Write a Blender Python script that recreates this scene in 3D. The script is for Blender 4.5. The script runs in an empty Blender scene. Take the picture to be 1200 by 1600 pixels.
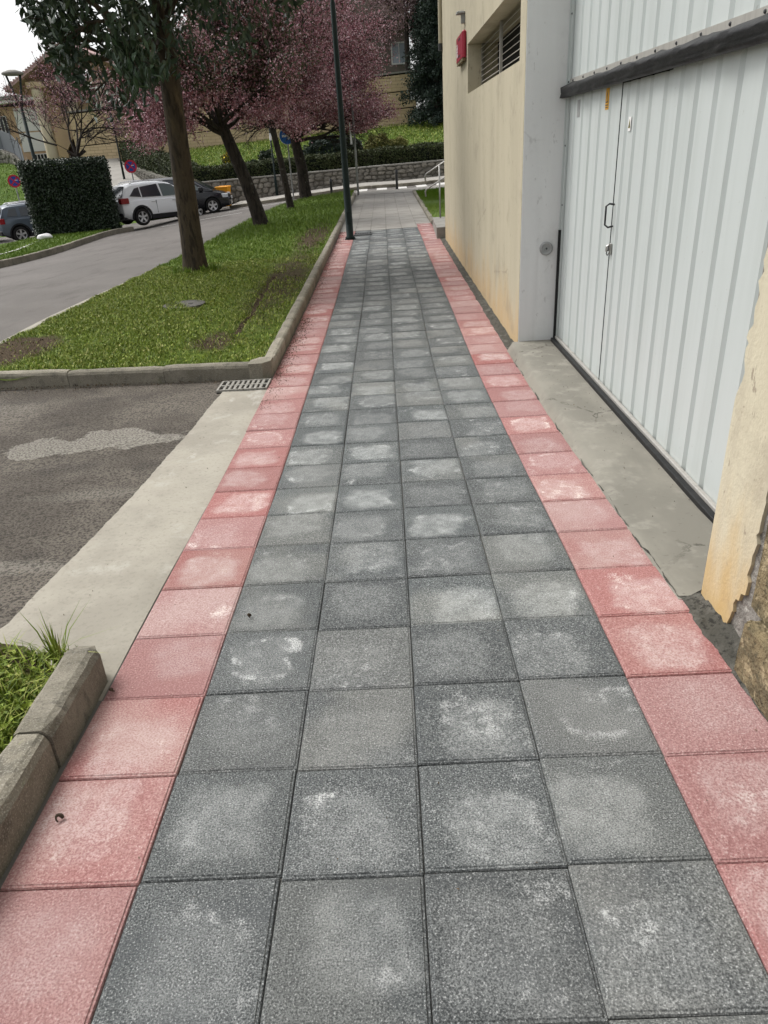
import bpy, bmesh, math, random
import numpy as np
from mathutils import Vector, Matrix

# ------------------------------------------------------------------ camera, sky, sun, exposure
SC = bpy.context.scene
COL = SC.collection
FPX = 1105.0
_d = np.array([142.0, 2153.0, FPX]); _d /= np.linalg.norm(_d)
_f = np.array([-3.0, -560.0, FPX]); _f -= _d * (_f @ _d); _f /= np.linalg.norm(_f)
_r = np.cross(_d, _f)
_M = np.array([_r, _f, -_d])
CAM_H = 1.72
cam_d = bpy.data.cameras.new('camera')
cam = bpy.data.objects.new('camera', cam_d)
COL.objects.link(cam)
cam_d.sensor_fit = 'VERTICAL'
cam_d.sensor_height = 36.0
cam_d.lens = FPX / 1600.0 * 36.0
cam_d.clip_start = 0.05
cam_d.clip_end = 2000.0
cam.matrix_world = Matrix(((_M[0, 0], -_M[0, 1], -_M[0, 2], 0.0),
                           (_M[1, 0], -_M[1, 1], -_M[1, 2], 0.0),
                           (_M[2, 0], -_M[2, 1], -_M[2, 2], CAM_H),
                           (0, 0, 0, 1)))
SC.camera = cam

SUN_EL, SUN_AZ = math.radians(54), math.radians(300)      # azimuth clockwise from +Y
world = bpy.data.worlds.new('World'); SC.world = world; world.use_nodes = True
wn = world.node_tree; wn.nodes.clear()
w_out = wn.nodes.new('ShaderNodeOutputWorld'); w_bg = wn.nodes.new('ShaderNodeBackground')
w_sky = wn.nodes.new('ShaderNodeTexSky'); w_sky.sky_type = 'NISHITA'; w_sky.sun_disc = False
w_sky.sun_elevation = SUN_EL; w_sky.sun_rotation = SUN_AZ
w_sky.air_density = 1.0; w_sky.dust_density = 4.0; w_sky.ozone_density = 1.0
w_hsv = wn.nodes.new('ShaderNodeHueSaturation'); w_hsv.inputs['Saturation'].default_value = 0.12
w_hsv.inputs['Value'].default_value = 1.0
w_bg.inputs['Strength'].default_value = 0.15
wn.links.new(w_sky.outputs[0], w_hsv.inputs['Color']); wn.links.new(w_hsv.outputs[0], w_bg.inputs[0])
wn.links.new(w_bg.outputs[0], w_out.inputs[0])

sun_d = bpy.data.lights.new('sun', 'SUN'); sun_d.energy = 1.2; sun_d.angle = math.radians(22)
sun_d.color = (1.0, 0.965, 0.91)
sun = bpy.data.objects.new('sun', sun_d); COL.objects.link(sun)
sdir = Vector((math.sin(SUN_AZ) * math.cos(SUN_EL), math.cos(SUN_AZ) * math.cos(SUN_EL), math.sin(SUN_EL)))
sun.rotation_euler = (-sdir).to_track_quat('-Z', 'Y').to_euler()
SC.view_settings.view_transform = 'Standard'; SC.view_settings.look = 'None'
SC.view_settings.exposure = 0.55; SC.view_settings.gamma = 1.0
SC.view_settings.use_curve_mapping = False

# ------------------------------------------------------------------ helpers
rng = np.random.default_rng(7)
random.seed(7)
PI = math.pi

def R(d): return math.radians(d)

def tag(o, label=None, cat=None, group=None, kind=None):
    if label: o['label'] = label
    if cat: o['category'] = cat
    if group: o['group'] = group
    if kind: o['kind'] = kind
    return o

def empty(name, loc=(0, 0, 0), rz=0.0, label=None, cat=None, group=None, kind=None, parent=None):
    o = bpy.data.objects.new(name, None); COL.objects.link(o)
    o.location = loc; o.rotation_euler = (0, 0, rz); o.empty_display_size = 0.1
    if parent: o.parent = parent
    return tag(o, label, cat, group, kind)

def link_mesh(name, me, mat, parent=None, smooth=False):
    if mat is not None and not me.materials: me.materials.append(mat)
    if smooth:
        me.polygons.foreach_set('use_smooth', np.ones(len(me.polygons), dtype=bool))
    o = bpy.data.objects.new(name, me); COL.objects.link(o)
    if parent: o.parent = parent
    return o

def np_mesh(name, verts, faces_n, idx, mat, parent=None, smooth=False):
    """verts (n,3); faces all with faces_n corners; idx flat."""
    me = bpy.data.meshes.new(name)
    nv = len(verts); nf = len(idx) // faces_n
    me.vertices.add(nv); me.vertices.foreach_set('co', np.asarray(verts, np.float32).ravel())
    me.loops.add(len(idx)); me.loops.foreach_set('vertex_index', np.asarray(idx, np.int32))
    me.polygons.add(nf)
    me.polygons.foreach_set('loop_start', np.arange(0, nf * faces_n, faces_n, dtype=np.int32))
    me.update(calc_edges=True)
    return link_mesh(name, me, mat, parent, smooth)

class MB:
    """collects simple solids, then links them as one mesh object"""
    def __init__(s): s.v = []; s.f = []
    def add(s, vs, fs):
        b = len(s.v); s.v.extend([tuple(p) for p in vs]); s.f.extend([tuple(i + b for i in f) for f in fs]); return s
    def box(s, lo, hi, c=0.0, m=None):
        x0, y0, z0 = lo; x1, y1, z1 = hi
        if c <= 0:
            vs = [(x0, y0, z0), (x1, y0, z0), (x1, y1, z0), (x0, y1, z0), (x0, y0, z1), (x1, y0, z1), (x1, y1, z1), (x0, y1, z1)]
            fs = [(3, 2, 1, 0), (4, 5, 6, 7), (0, 1, 5, 4), (1, 2, 6, 5), (2, 3, 7, 6), (3, 0, 4, 7)]
        else:   # chamfered at the top and the vertical edges
            ring = lambda d, z: [(x0 + d + c, y0 + d, z), (x1 - d - c, y0 + d, z), (x1 - d, y0 + d + c, z), (x1 - d, y1 - d - c, z),
                                 (x1 - d - c, y1 - d, z), (x0 + d + c, y1 - d, z), (x0 + d, y1 - d - c, z), (x0 + d, y0 + d + c, z)]
            vs = ring(0, z0) + ring(0, z1 - c) + ring(c, z1)
            fs = [tuple(range(7, -1, -1)), tuple(range(16, 24))]
            for k in (0, 8):
                for i in range(8):
                    j = (i + 1) % 8; fs.append((k + i, k + j, k + 8 + j, k + 8 + i))
        if m is not None: vs = [tuple(m @ Vector(p)) for p in vs]
        return s.add(vs, fs)
    def tube(s, pts, rad, n=8, cap=True):
        pts = [Vector(p) for p in pts]
        if not hasattr(rad, '__len__'): rad = [rad] * len(pts)
        base = len(s.v); prev = None
        for i, p in enumerate(pts):
            t = (pts[min(i + 1, len(pts) - 1)] - pts[max(i - 1, 0)])
            if t.length < 1e-9: t = Vector((0, 0, 1))
            t.normalize()
            if prev is None:
                a = t.orthogonal().normalized()
            else:
                a = prev - t * prev.dot(t)
                a = a.normalized() if a.length > 1e-6 else t.orthogonal().normalized()
            prev = a; b = t.cross(a)
            for k in range(n):
                q = 2 * PI * k / n
                s.v.append(tuple(p + (a * math.cos(q) + b * math.sin(q)) * rad[i]))
        for i in range(len(pts) - 1):
            for k in range(n):
                k2 = (k + 1) % n
                s.f.append((base + i * n + k, base + i * n + k2, base + (i + 1) * n + k2, base + (i + 1) * n + k))
        if cap:
            s.f.append(tuple(base + k for k in range(n - 1, -1, -1)))
            s.f.append(tuple(base + (len(pts) - 1) * n + k for k in range(n)))
        return s
    def prism(s, poly, depth_vec, m=None):
        """poly: planar 3D points; extruded along depth_vec"""
        n = len(poly); dv = Vector(depth_vec)
        a = [Vector(p) for p in poly]; b = [p + dv for p in a]
        nrm = Vector((0, 0, 0))
        for i in range(n): nrm += a[i].cross(a[(i + 1) % n])
        fs = []
        flip = nrm.dot(dv) > 0
        fs.append(tuple(range(n - 1, -1, -1)) if flip else tuple(range(n)))
        fs.append(tuple(range(n, 2 * n)) if flip else tuple(range(2 * n - 1, n - 1, -1)))
        for i in range(n):
            j = (i + 1) % n
            fs.append((i, j, n + j, n + i) if flip else (j, i, n + i, n + j))
        vs = a + b
        if m is not None: vs = [m @ p for p in vs]
        return s.add(vs, fs)
    def lathe(s, prof, n=16, m=None, closed=False):
        """prof: (r, z) pairs round the z axis"""
        vs = []; fs = []
        for r, z in prof:
            for k in range(n):
                q = 2 * PI * k / n; vs.append(Vector((r * math.cos(q), r * math.sin(q), z)))
        L = len(prof)
        for i in range(L - 1 + (1 if closed else 0)):
            i2 = (i + 1) % L
            for k in range(n):
                k2 = (k + 1) % n; fs.append((i * n + k, i * n + k2, i2 * n + k2, i2 * n + k))
        if not closed:
            if prof[0][0] > 1e-4: fs.append(tuple(range(n - 1, -1, -1)))
            if prof[-1][0] > 1e-4: fs.append(tuple(range((L - 1) * n, L * n)))
        if m is not None: vs = [m @ p for p in vs]
        return s.add(vs, fs)
    def mesh(s, name):
        me = bpy.data.meshes.new(name); me.from_pydata(s.v, [], s.f); me.update(); return me
    def build(s, name, mat, parent=None, smooth=False):
        return link_mesh(name, s.mesh(name), mat, parent, smooth)

def T(x, y, z): return Matrix.Translation((x, y, z))
def RX(a): return Matrix.Rotation(a, 4, 'X')
def RY(a): return Matrix.Rotation(a, 4, 'Y')
def RZ(a): return Matrix.Rotation(a, 4, 'Z')

def copy_tree(o, parent=None):
    c = o.copy(); COL.objects.link(c)
    if parent: c.parent = parent
    for ch in list(o.children): copy_tree(ch, c)
    return c

# ------------------------------------------------------------------ materials
def new_mat(name):
    m = bpy.data.materials.new(name); m.use_nodes = True
    nt = m.node_tree; nt.nodes.clear()
    out = nt.nodes.new('ShaderNodeOutputMaterial'); b = nt.nodes.new('ShaderNodeBsdfPrincipled')
    nt.links.new(b.outputs[0], out.inputs[0])
    return m, nt, b

class NT:
    def __init__(s, nt): s.nt = nt
    def n(s, t, **kw):
        o = s.nt.nodes.new(t)
        for k, v in kw.items(): setattr(o, k, v)
        return o
    def l(s, a, b): s.nt.links.new(a, b)
    def val(s, sock, v):
        if hasattr(v, 'is_output') or isinstance(v, bpy.types.NodeSocket): s.l(v, sock)
        else: sock.default_value = v
    def math(s, op, a, b=0.0, c=None, clamp=False):
        o = s.n('ShaderNodeMath', operation=op); o.use_clamp = clamp
        s.val(o.inputs[0], a); s.val(o.inputs[1], b)
        if c is not None: s.val(o.inputs[2], c)
        return o.outputs[0]
    def vmath(s, op, a, b=(0, 0, 0)):
        o = s.n('ShaderNodeVectorMath', operation=op); s.val(o.inputs[0], a); s.val(o.inputs[1], b); return o.outputs[0]
    def sstep(s, x, lo, hi):
        o = s.n('ShaderNodeMapRange', interpolation_type='SMOOTHSTEP')
        s.val(o.inputs['Value'], x); s.val(o.inputs['From Min'], lo); s.val(o.inputs['From Max'], hi)
        o.inputs['To Min'].default_value = 0.0; o.inputs['To Max'].default_value = 1.0
        return o.outputs[0]
    def noise(s, vec, scale, detail=4.0, rough=0.55, dist=0.0):
        o = s.n('ShaderNodeTexNoise'); s.l(vec, o.inputs['Vector'])
        o.inputs['Scale'].default_value = scale; o.inputs['Detail'].default_value = detail
        o.inputs['Roughness'].default_value = rough; o.inputs['Distortion'].default_value = dist
        return o.outputs[0]
    def voro(s, vec, scale, feature='F1', out=0):
        o = s.n('ShaderNodeTexVoronoi', feature=feature); s.l(vec, o.inputs['Vector']); o.inputs['Scale'].default_value = scale
        return o.outputs[out]
    def mix(s, f, a, b, blend='MIX'):
        o = s.n('ShaderNodeMix', data_type='RGBA', blend_type=blend)
        s.val(o.inputs[0], f)
        for sock, v in ((o.inputs[6], a), (o.inputs[7], b)):
            if isinstance(v, bpy.types.NodeSocket): s.l(v, sock)
            else: sock.default_value = (v[0], v[1], v[2], 1.0)
        return o.outputs[2]
    def coord(s, which='Object', stretch=None):
        c = s.n('ShaderNodeTexCoord').outputs[which]
        if stretch: c = s.vmath('MULTIPLY', c, stretch)
        return c
    def bump(s, h, strength, dist, prev=None):
        o = s.n('ShaderNodeBump'); s.l(h, o.inputs['Height']); o.inputs['Strength'].default_value = strength
        o.inputs['Distance'].default_value = dist
        if prev is not None: s.l(prev, o.inputs['Normal'])
        return o.outputs[0]

def mk(name, col, rough=0.85, spots=(), bumps=(), metal=0.0, spec=0.3, rand=None, coord='Object', island=None):
    """spots: (scale, stretch, lo, hi, colour, factor); bumps: (scale, stretch, strength, distance);
       rand: brightness spread per object; island: (colour list) picked per loose island"""
    m, nt, b = new_mat(name); k = NT(nt)
    c = k.coord(coord)
    if rand is not None:
        ri = k.n('ShaderNodeObjectInfo').outputs['Random']
        cc = k.n('ShaderNodeCombineXYZ')
        for i, q in enumerate((37.0, 61.0, 23.0)): k.l(k.math('MULTIPLY', ri, q), cc.inputs[i])
        c = k.vmath('ADD', c, cc.outputs[0])
    cur = None
    if island:
        gi = k.n('ShaderNodeNewGeometry').outputs['Random Per Island']
        cr = k.n('ShaderNodeValToRGB'); k.l(gi, cr.inputs[0]); e = cr.color_ramp.elements
        while len(e) < len(island): e.new(0.5)
        for i, q in enumerate(island):
            e[i].position = i / (len(island) - 1); e[i].color = (q[0], q[1], q[2], 1)
        cur = cr.outputs[0]
    else:
        cur = k.mix(0.0, col, col)
    for sc, st, lo, hi, cl, fac in spots:
        v = k.vmath('MULTIPLY', c, st) if st else c
        f = k.math('MULTIPLY', k.sstep(k.noise(v, sc, 5.0, 0.6), lo, hi), fac)
        cur = k.mix(f, cur, cl)
    if rand:
        br = k.math('ADD', k.math('MULTIPLY', k.n('ShaderNodeObjectInfo').outputs['Random'], 2 * rand), 1.0 - rand)
        h = k.n('ShaderNodeHueSaturation'); k.l(br, h.inputs['Value']); k.l(cur, h.inputs['Color']); cur = h.outputs[0]
    k.l(cur, b.inputs['Base Color'])
    b.inputs['Roughness'].default_value = rough; b.inputs['Metallic'].default_value = metal
    b.inputs['Specular IOR Level'].default_value = spec
    pv = None
    for sc, st, strength, dist in bumps:
        v = k.vmath('MULTIPLY', c, st) if st else c
        pv = k.bump(k.noise(v, sc, 4.0, 0.6), strength, dist, pv)
    if pv is not None: k.l(pv, b.inputs['Normal'])
    return m

def tile_mat(name, base, haze, white, grain_lo, grain_hi, gscale, hz, dark_patch, warm):
    m, nt, b = new_mat(name); k = NT(nt)
    oc = k.coord('Object')
    ri = k.n('ShaderNodeObjectInfo').outputs['Random']
    cc = k.n('ShaderNodeCombineXYZ')
    for i, q in enumerate((91.0, 57.0, 133.0)): k.l(k.math('MULTIPLY', ri, q), cc.inputs[i])
    v = k.vmath('ADD', oc, cc.outputs[0])
    def wnoise(q):
        w = k.n('ShaderNodeTexWhiteNoise', noise_dimensions='1D'); k.l(k.math('MULTIPLY', ri, q), w.inputs['W']); return w.outputs[0]
    r1, r2, r3, r4 = wnoise(711.3), wnoise(293.7), wnoise(517.9), wnoise(137.1)
    sp = k.n('ShaderNodeSeparateXYZ'); k.l(oc, sp.inputs[0])
    # the bloom sits off centre, a rounded square with soft rims
    px = k.math('ABSOLUTE', k.math('ADD', sp.outputs[0], k.math('MULTIPLY', k.math('SUBTRACT', r3, .5), .12)))
    py = k.math('ABSOLUTE', k.math('ADD', sp.outputs[1], k.math('MULTIPLY', k.math('SUBTRACT', r4, .5), .14)))
    p4 = k.math('POWER', k.math('ADD', k.math('POWER', px, 4.0), k.math('POWER', py, 4.0)), .25)
    rim = k.math('MULTIPLY', k.math('MAXIMUM', k.math('ABSOLUTE', sp.outputs[0]), k.math('ABSOLUTE', sp.outputs[1])), 5.0)
    n1 = k.noise(v, 6.0, 4.0, 0.6); n2 = k.noise(v, 13.0, 7.0, 0.7); n3 = k.noise(v, 3.4, 5.0, 0.6)
    d = k.math('ADD', k.math('MULTIPLY', p4, 5.0), k.math('MULTIPLY', k.math('SUBTRACT', n1, 0.5), .95))
    core = k.math('SUBTRACT', 1.0, k.sstep(d, 0.48, 0.88))
    amt = k.math('ADD', .18, k.math('MULTIPLY', k.math('POWER', r1, 1.2), hz * .9))
    # grain: light chips and dark pits
    g1 = k.noise(v, gscale, 2.0, 0.65); g2 = k.noise(v, gscale * .45, 3.0, .6)
    col = k.mix(k.sstep(g1, 0.38, 0.54), grain_lo, base)
    col = k.mix(k.math('MULTIPLY', k.sstep(g2, .54, .40), .45), col, grain_lo)
    col = k.mix(k.math('MULTIPLY', k.sstep(n3, 0.50, 0.66), 0.5), col, dark_patch)
    grainy = k.math('ADD', .42, k.math('MULTIPLY', k.sstep(g1, .36, .58), .62))
    hz_g = k.math('MULTIPLY', k.math('MULTIPLY', core, amt), k.math('MULTIPLY', grainy, k.math('ADD', .55, k.math('MULTIPLY', k.sstep(n2, .36, .62), .7))), clamp=True)
    col = k.mix(hz_g, col, haze)
    # some tiles carry dried cement dust all over
    film = k.math('MULTIPLY', k.math('MULTIPLY', k.sstep(r4, .35, 1.0), .5), k.math('MULTIPLY', grainy, k.sstep(k.noise(v, 2.2, 3., .5), .36, .6)))
    col = k.mix(film, col, warm)
    col = k.mix(k.math('MULTIPLY', k.sstep(g1, 0.60, 0.70), 0.75), col, grain_hi)
    # white crust where lime has dried
    cr = k.math('MULTIPLY', k.sstep(n2, .50, .66), k.sstep(k.noise(v, 3.6, 3.0, .55), .52, .64))
    band = k.math('SUBTRACT', 1.0, k.sstep(k.math('ABSOLUTE', k.math('SUBTRACT', d, .62)), .02, .13))
    band = k.math('MULTIPLY', k.math('MULTIPLY', band, k.sstep(n2, .42, .62)), k.sstep(k.noise(v, 3.1, 2.0, .5), .50, .62))
    wf = k.math('ADD', k.math('MULTIPLY', cr, r3), k.math('MULTIPLY', band, k.sstep(r2, .35, 1.0)), clamp=True)
    wf = k.math('MULTIPLY', k.math('MULTIPLY', wf, k.math('SUBTRACT', 1.0, k.sstep(rim, .86, .99))), k.math('ADD', .12, k.math('MULTIPLY', k.sstep(g1, .38, .62), .8)))
    col = k.mix(wf, col, white)
    br = k.math('ADD', 0.92, k.math('MULTIPLY', r2, 0.18))
    h = k.n('ShaderNodeHueSaturation'); k.l(br, h.inputs['Value']); k.l(col, h.inputs['Color'])
    k.l(k.math('ADD', 0.82, k.math('MULTIPLY', r1, 0.30)), h.inputs['Saturation'])
    k.l(h.outputs[0], b.inputs['Base Color'])
    b.inputs['Roughness'].default_value = 0.85; b.inputs['Specular IOR Level'].default_value = 0.25
    pv = k.bump(g1, 0.6, 0.004)
    pv = k.bump(g2, 0.5, 0.006, pv)
    k.l(pv, b.inputs['Normal'])
    return m

MT = {}
MT['tile_grey'] = tile_mat('grey_tile', (0.145, 0.155, 0.154), (0.345, 0.357, 0.35), (0.54, 0.55, 0.54), (0.042, 0.046, 0.048), (0.48, 0.49, 0.485), 200.0, 0.62, (0.066, 0.073, 0.077), (0.245, 0.245, 0.225))
MT['tile_red'] = tile_mat('red_tile', (0.36, 0.182, 0.170), (0.53, 0.43, 0.41), (0.68, 0.60, 0.56), (0.25, 0.105, 0.10), (0.53, 0.39, 0.37), 150.0, 0.75, (0.29, 0.125, 0.12), (0.42, 0.315, 0.285))
MT['bed'] = mk('mortar_bed', (0.15, 0.145, 0.13), 0.95, [(30, None, .52, .68, (0.17, 0.165, 0.15), .7)], [(120, None, .5, .004)])
MT['slab_light'] = mk('pale_paving', (0.33, 0.315, 0.285), 0.9, [(1.2, None, .4, .65, (0.25, 0.235, 0.21), .7), (60, None, .45, .7, (0.40, 0.38, 0.35), .5), (6, None, .6, .75, (.2, .185, .165), .5)], [(90, None, .3, .003)])
MT['concrete'] = mk('old_concrete', (0.37, 0.345, 0.29), 0.9, [(1.3, None, .4, .62, (0.27, 0.25, 0.21), .8), (5, None, .55, .75, (0.43, 0.41, 0.36), .7), (14, None, .62, .72, (0.26, 0.235, 0.19), .55), (150, None, .5, .75, (0.30, 0.285, 0.25), .55), (3.1, (1, .35, 1), .62, .72, (.52, .50, .46), .6), (45, None, .5, .7, (.2, .185, .155), .4)], [(140, None, .35, .004), (18, None, .25, .01)])
MT['threshold'] = mk('threshold_concrete', (0.235, 0.222, 0.187), 0.88, [(1.8, (1, .5, 1), .4, .62, (0.165, 0.156, 0.132), .8), (6, None, .52, .72, (0.29, 0.275, 0.235), .7), (22, None, .64, .72, (0.12, 0.11, 0.095), .5)], [(80, None, .3, .004), (9, None, .2, .01)])
MT['mortar_dark'] = mk('dark_mortar', (0.072, 0.069, 0.058), 0.95, [(9, None, .45, .65, (0.145, 0.138, 0.12), .8), (40, None, .52, .66, (0.022, 0.021, 0.018), .85)], [(50, None, .8, .02), (160, None, .6, .006)])
MT['kerb'] = mk('kerb_concrete', (0.26, 0.238, 0.19), 0.95, [(2.5, None, .42, .62, (0.17, 0.155, 0.12), .85), (9, None, .54, .68, (0.085, 0.08, 0.065), .65), (170, None, .50, .66, (0.40, 0.375, 0.32), .6), (90, None, .54, .68, (0.10, 0.09, 0.075), .6), (16, None, .62, .72, (0.12, 0.135, 0.055), .5)], [(90, None, .6, .008), (20, None, .4, .015)], rand=0.16)
MT['asphalt'] = None
MT['road'] = mk('road_asphalt', (0.125, 0.115, 0.106), 0.93, [(.5, None, .42, .62, (0.155, 0.142, 0.132), .8), (2.2, (1, .3, 1), .5, .7, (.085, .075, .068), .6), (5, (1, .4, 1), .55, .72, (0.10, 0.095, 0.09), .6), (130, None, .5, .72, (0.28, 0.27, 0.255), .5)], [(160, None, .5, .006)])
MT['paint'] = mk('road_paint', (0.62, 0.61, 0.58), 0.8, [(9, None, .5, .7, (0.35, 0.34, 0.32), .6)])
MT['cream'] = None
MT['soil'] = mk('soil', (0.068, 0.048, 0.032), 1.0, [(16, None, .45, .65, (0.035, 0.024, 0.016), .8), (60, None, .6, .72, (0.16, 0.12, 0.085), .6)], [(40, None, .9, .03)])
MT['grass_far'] = mk('lawn_turf', (0.095, 0.16, 0.02), 1.0, [(.35, None, .4, .62, (0.065, 0.125, 0.014), .8), (4, None, .48, .68, (0.14, 0.19, 0.035), .6), (30, None, .5, .7, (0.03, 0.055, 0.009), .7), (1.3, None, .66, .78, (.14, .125, .07), .5)], [(25, None, 1.0, .08)])
MT['blade'] = mk('grass_blade', None, 0.6, island=[(0.085, 0.13, 0.014), (0.18, 0.25, 0.023), (0.26, 0.33, 0.042), (0.36, 0.35, 0.11), (0.14, 0.20, 0.018), (0.075, 0.115, 0.02), (0.215, 0.28, 0.03)], spec=.25)
MT['blade_lush'] = mk('lush_grass_blade', None, 0.55, island=[(0.075, 0.14, 0.012), (0.12, 0.205, 0.018), (0.16, 0.25, 0.03), (0.20, 0.26, 0.045)], spec=.25)
MT['litter'] = mk('leaf_litter', None, 0.9, island=[(0.05, 0.035, 0.022), (0.12, 0.08, 0.045), (0.03, 0.022, 0.016), (0.2, 0.15, 0.09)])
MT['bark'] = mk('bark', (0.068, 0.052, 0.036), 0.95, [(14, (1, 1, .22), .45, .62, (0.026, 0.020, 0.015), .85), (5, (1, 1, .4), .55, .7, (0.115, 0.085, 0.052), .7), (24, None, .62, .72, (0.075, 0.085, 0.045), .5)], [(26, (1, 1, .18), .9, .03), (70, (1, 1, .4), .6, .01)])
MT['bark_dark'] = mk('dark_bark', (0.042, 0.034, 0.028), 0.95, [(12, (1, 1, .3), .45, .62, (0.016, 0.013, 0.011), .85), (9, None, .6, .7, (0.15, 0.145, 0.125), .6)], [(22, (1, 1, .25), .9, .04), (60, None, .6, .012)])
MT['leaf_dark'] = mk('evergreen_leaf', None, 0.45, island=[(0.018, 0.036, 0.018), (0.028, 0.052, 0.026), (0.045, 0.075, 0.036), (0.022, 0.042, 0.026), (0.06, 0.085, 0.045)], spec=.4)
MT['leaf_olive'] = mk('olive_leaf', None, 0.55, island=[(0.04, 0.045, 0.022), (0.065, 0.072, 0.032), (0.09, 0.095, 0.045), (0.05, 0.04, 0.03)], spec=.3)
MT['blossom'] = mk('pink_blossom', None, 0.8, island=[(0.18, 0.062, 0.074), (0.44, 0.21, 0.25), (0.64, 0.41, 0.455), (0.26, 0.09, 0.112), (0.80, 0.63, 0.67), (0.36, 0.145, 0.18), (0.15, 0.085, 0.07)], spec=.15)
MT['blossom_pale'] = mk('pale_blossom', None, 0.8, island=[(0.30, 0.19, 0.21), (0.46, 0.33, 0.35), (0.22, 0.13, 0.14), (0.55, 0.43, 0.45)], spec=.15)
MT['hedge_leaf'] = mk('laurel_leaf', None, 0.4, island=[(0.009, 0.020, 0.009), (0.016, 0.032, 0.013), (0.024, 0.046, 0.018), (0.013, 0.026, 0.012), (0.05, 0.075, 0.04)], spec=.5)
MT['hedge_core'] = mk('hedge_core', (0.008, 0.012, 0.007), 1.0)
MT['hedge_long'] = mk('clipped_hedge_leaf', None, 0.65, island=[(0.028, 0.042, 0.012), (0.045, 0.062, 0.018), (0.065, 0.085, 0.026), (0.035, 0.048, 0.016), (0.085, 0.085, 0.04)], spec=.3)
MT['conifer'] = mk('conifer_needle', None, 0.7, island=[(0.018, 0.030, 0.024), (0.030, 0.046, 0.036), (0.045, 0.062, 0.050), (0.024, 0.038, 0.028)], spec=.2)
MT['bush_yellow'] = mk('yellow_bush_leaf', None, 0.7, island=[(0.09, 0.11, 0.025), (0.17, 0.17, 0.05), (0.26, 0.23, 0.08), (0.05, 0.075, 0.02)], spec=.2)
MT['flower_yellow'] = mk('yellow_flower', (0.65, 0.50, 0.03), 0.7)
MT['rubber'] = mk('black_rubber', (0.011, 0.011, 0.012), 0.5, [(12, None, .5, .7, (0.03, 0.029, 0.028), .6)], [(6, (.4, 1, 3), .3, .02)], spec=.3)
MT['black'] = mk('black_gap_shade', (0.006, 0.006, 0.006), 0.9)  # flat black for gaps and hollows, their darkness put into the colour
MT['green_paint'] = mk('dark_green_paint', (0.009, 0.019, 0.018), 0.5, [(30, None, .6, .75, (0.03, 0.04, 0.037), .5)], [(40, None, .1, .003)], spec=.22)
MT['steel'] = mk('brushed_steel', (0.38, 0.375, 0.36), 0.4, [(8, None, .5, .7, (0.42, 0.41, 0.39), .5)], metal=0.9)
MT['cover'] = mk('manhole_metal', (0.10, 0.096, 0.088), 0.85, [(18, None, .5, .66, (0.17, 0.16, 0.145), .7)], [(60, None, .5, .006)])
MT['fence_grey'] = mk('fence_grey', (0.15, 0.16, 0.18), 0.6)
MT['galv'] = mk('galvanised_steel', (0.34, 0.345, 0.34), 0.6, [(14, None, .45, .7, (0.24, 0.245, 0.245), .6)], metal=0.35)
MT['dark_steel'] = mk('dark_steel', (0.055, 0.057, 0.06), 0.5, [(20, None, .5, .7, (0.10, 0.10, 0.10), .5)], metal=0.3)
MT['iron'] = mk('cast_iron', (0.30, 0.29, 0.265), 0.75, [(25, None, .5, .65, (0.16, 0.145, 0.12), .8), (60, None, .6, .7, (0.42, 0.40, 0.36), .5)], [(90, None, .4, .004)], metal=0.1)
MT['red_plastic'] = mk('red_plastic', (0.30, 0.012, 0.035), 0.4, [(7, None, .5, .7, (0.36, 0.03, 0.055), .5)], spec=.5)
MT['white_plastic'] = mk('white_plastic', (0.72, 0.72, 0.72), 0.5)
MT['yellow'] = mk('yellow_sticker', (0.62, 0.32, 0.02), 0.6, [(30, None, .5, .7, (0.5, 0.24, 0.02), .5)])
MT['yellow_bin'] = mk('yellow_bin_plastic', (0.75, 0.33, 0.012), 0.5)
MT['sign_red'] = mk('sign_red', (0.50, 0.022, 0.045), 0.45)
MT['sign_blue'] = mk('sign_blue', (0.025, 0.07, 0.34), 0.45)
MT['sign_blue2'] = mk('sign_bright_blue', (0.03, 0.15, 0.50), 0.45)
MT['sign_white'] = mk('sign_white', (0.78, 0.78, 0.78), 0.45)
MT['granite'] = mk('grey_block_concrete', (0.27, 0.26, 0.235), 0.9, [(5, None, .45, .65, (0.19, 0.185, 0.17), .7), (80, None, .5, .7, (0.36, 0.35, 0.32), .5)], [(70, None, .4, .005)])
MT['rubble'] = mk('rubble_stone', (0.235, 0.22, 0.19), 0.95, [(3, None, .45, .62, (0.14, 0.132, 0.115), .8), (12, None, .5, .7, (0.36, 0.345, 0.31), .7), (30, None, .6, .72, (0.09, 0.085, 0.07), .6)], [(14, None, .8, .03)], rand=0.28)
MT['rubble_mortar'] = mk('wall_mortar', (0.125, 0.12, 0.10), 1.0, [(6, None, .45, .65, (0.20, 0.19, 0.165), .8), (3, None, .6, .7, (.05, .055, .03), .6)], [(20, None, .8, .03)])
MT['brown_stone'] = mk('brown_stone', (0.235, 0.185, 0.105), 0.92, [(5, None, .42, .58, (0.12, 0.10, 0.06), .9), (17, None, .52, .64, (0.40, 0.325, 0.20), .8), (40, None, .55, .66, (0.08, 0.07, 0.045), .7), (3, (1, 1, .5), .6, .72, (0.055, 0.052, 0.042), .7), (60, None, .55, .7, (0.12, 0.095, 0.055), .5)], [(22, None, 1.0, .03), (70, None, .9, .012)])
MT['grey_render'] = mk('bare_render', (0.26, 0.245, 0.22), 0.95, [(9, None, .45, .62, (0.14, 0.13, 0.115), .8), (30, None, .55, .7, (0.40, 0.38, 0.345), .7)], [(45, None, .9, .02), (12, None, .5, .02)])
MT['white_car'] = mk('white_car_paint', (0.88, 0.90, 0.92), 0.2, spec=.6)
MT['grey_car'] = mk('slate_car_paint', (0.10, 0.125, 0.155), 0.28, spec=.6, metal=.2)
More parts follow.
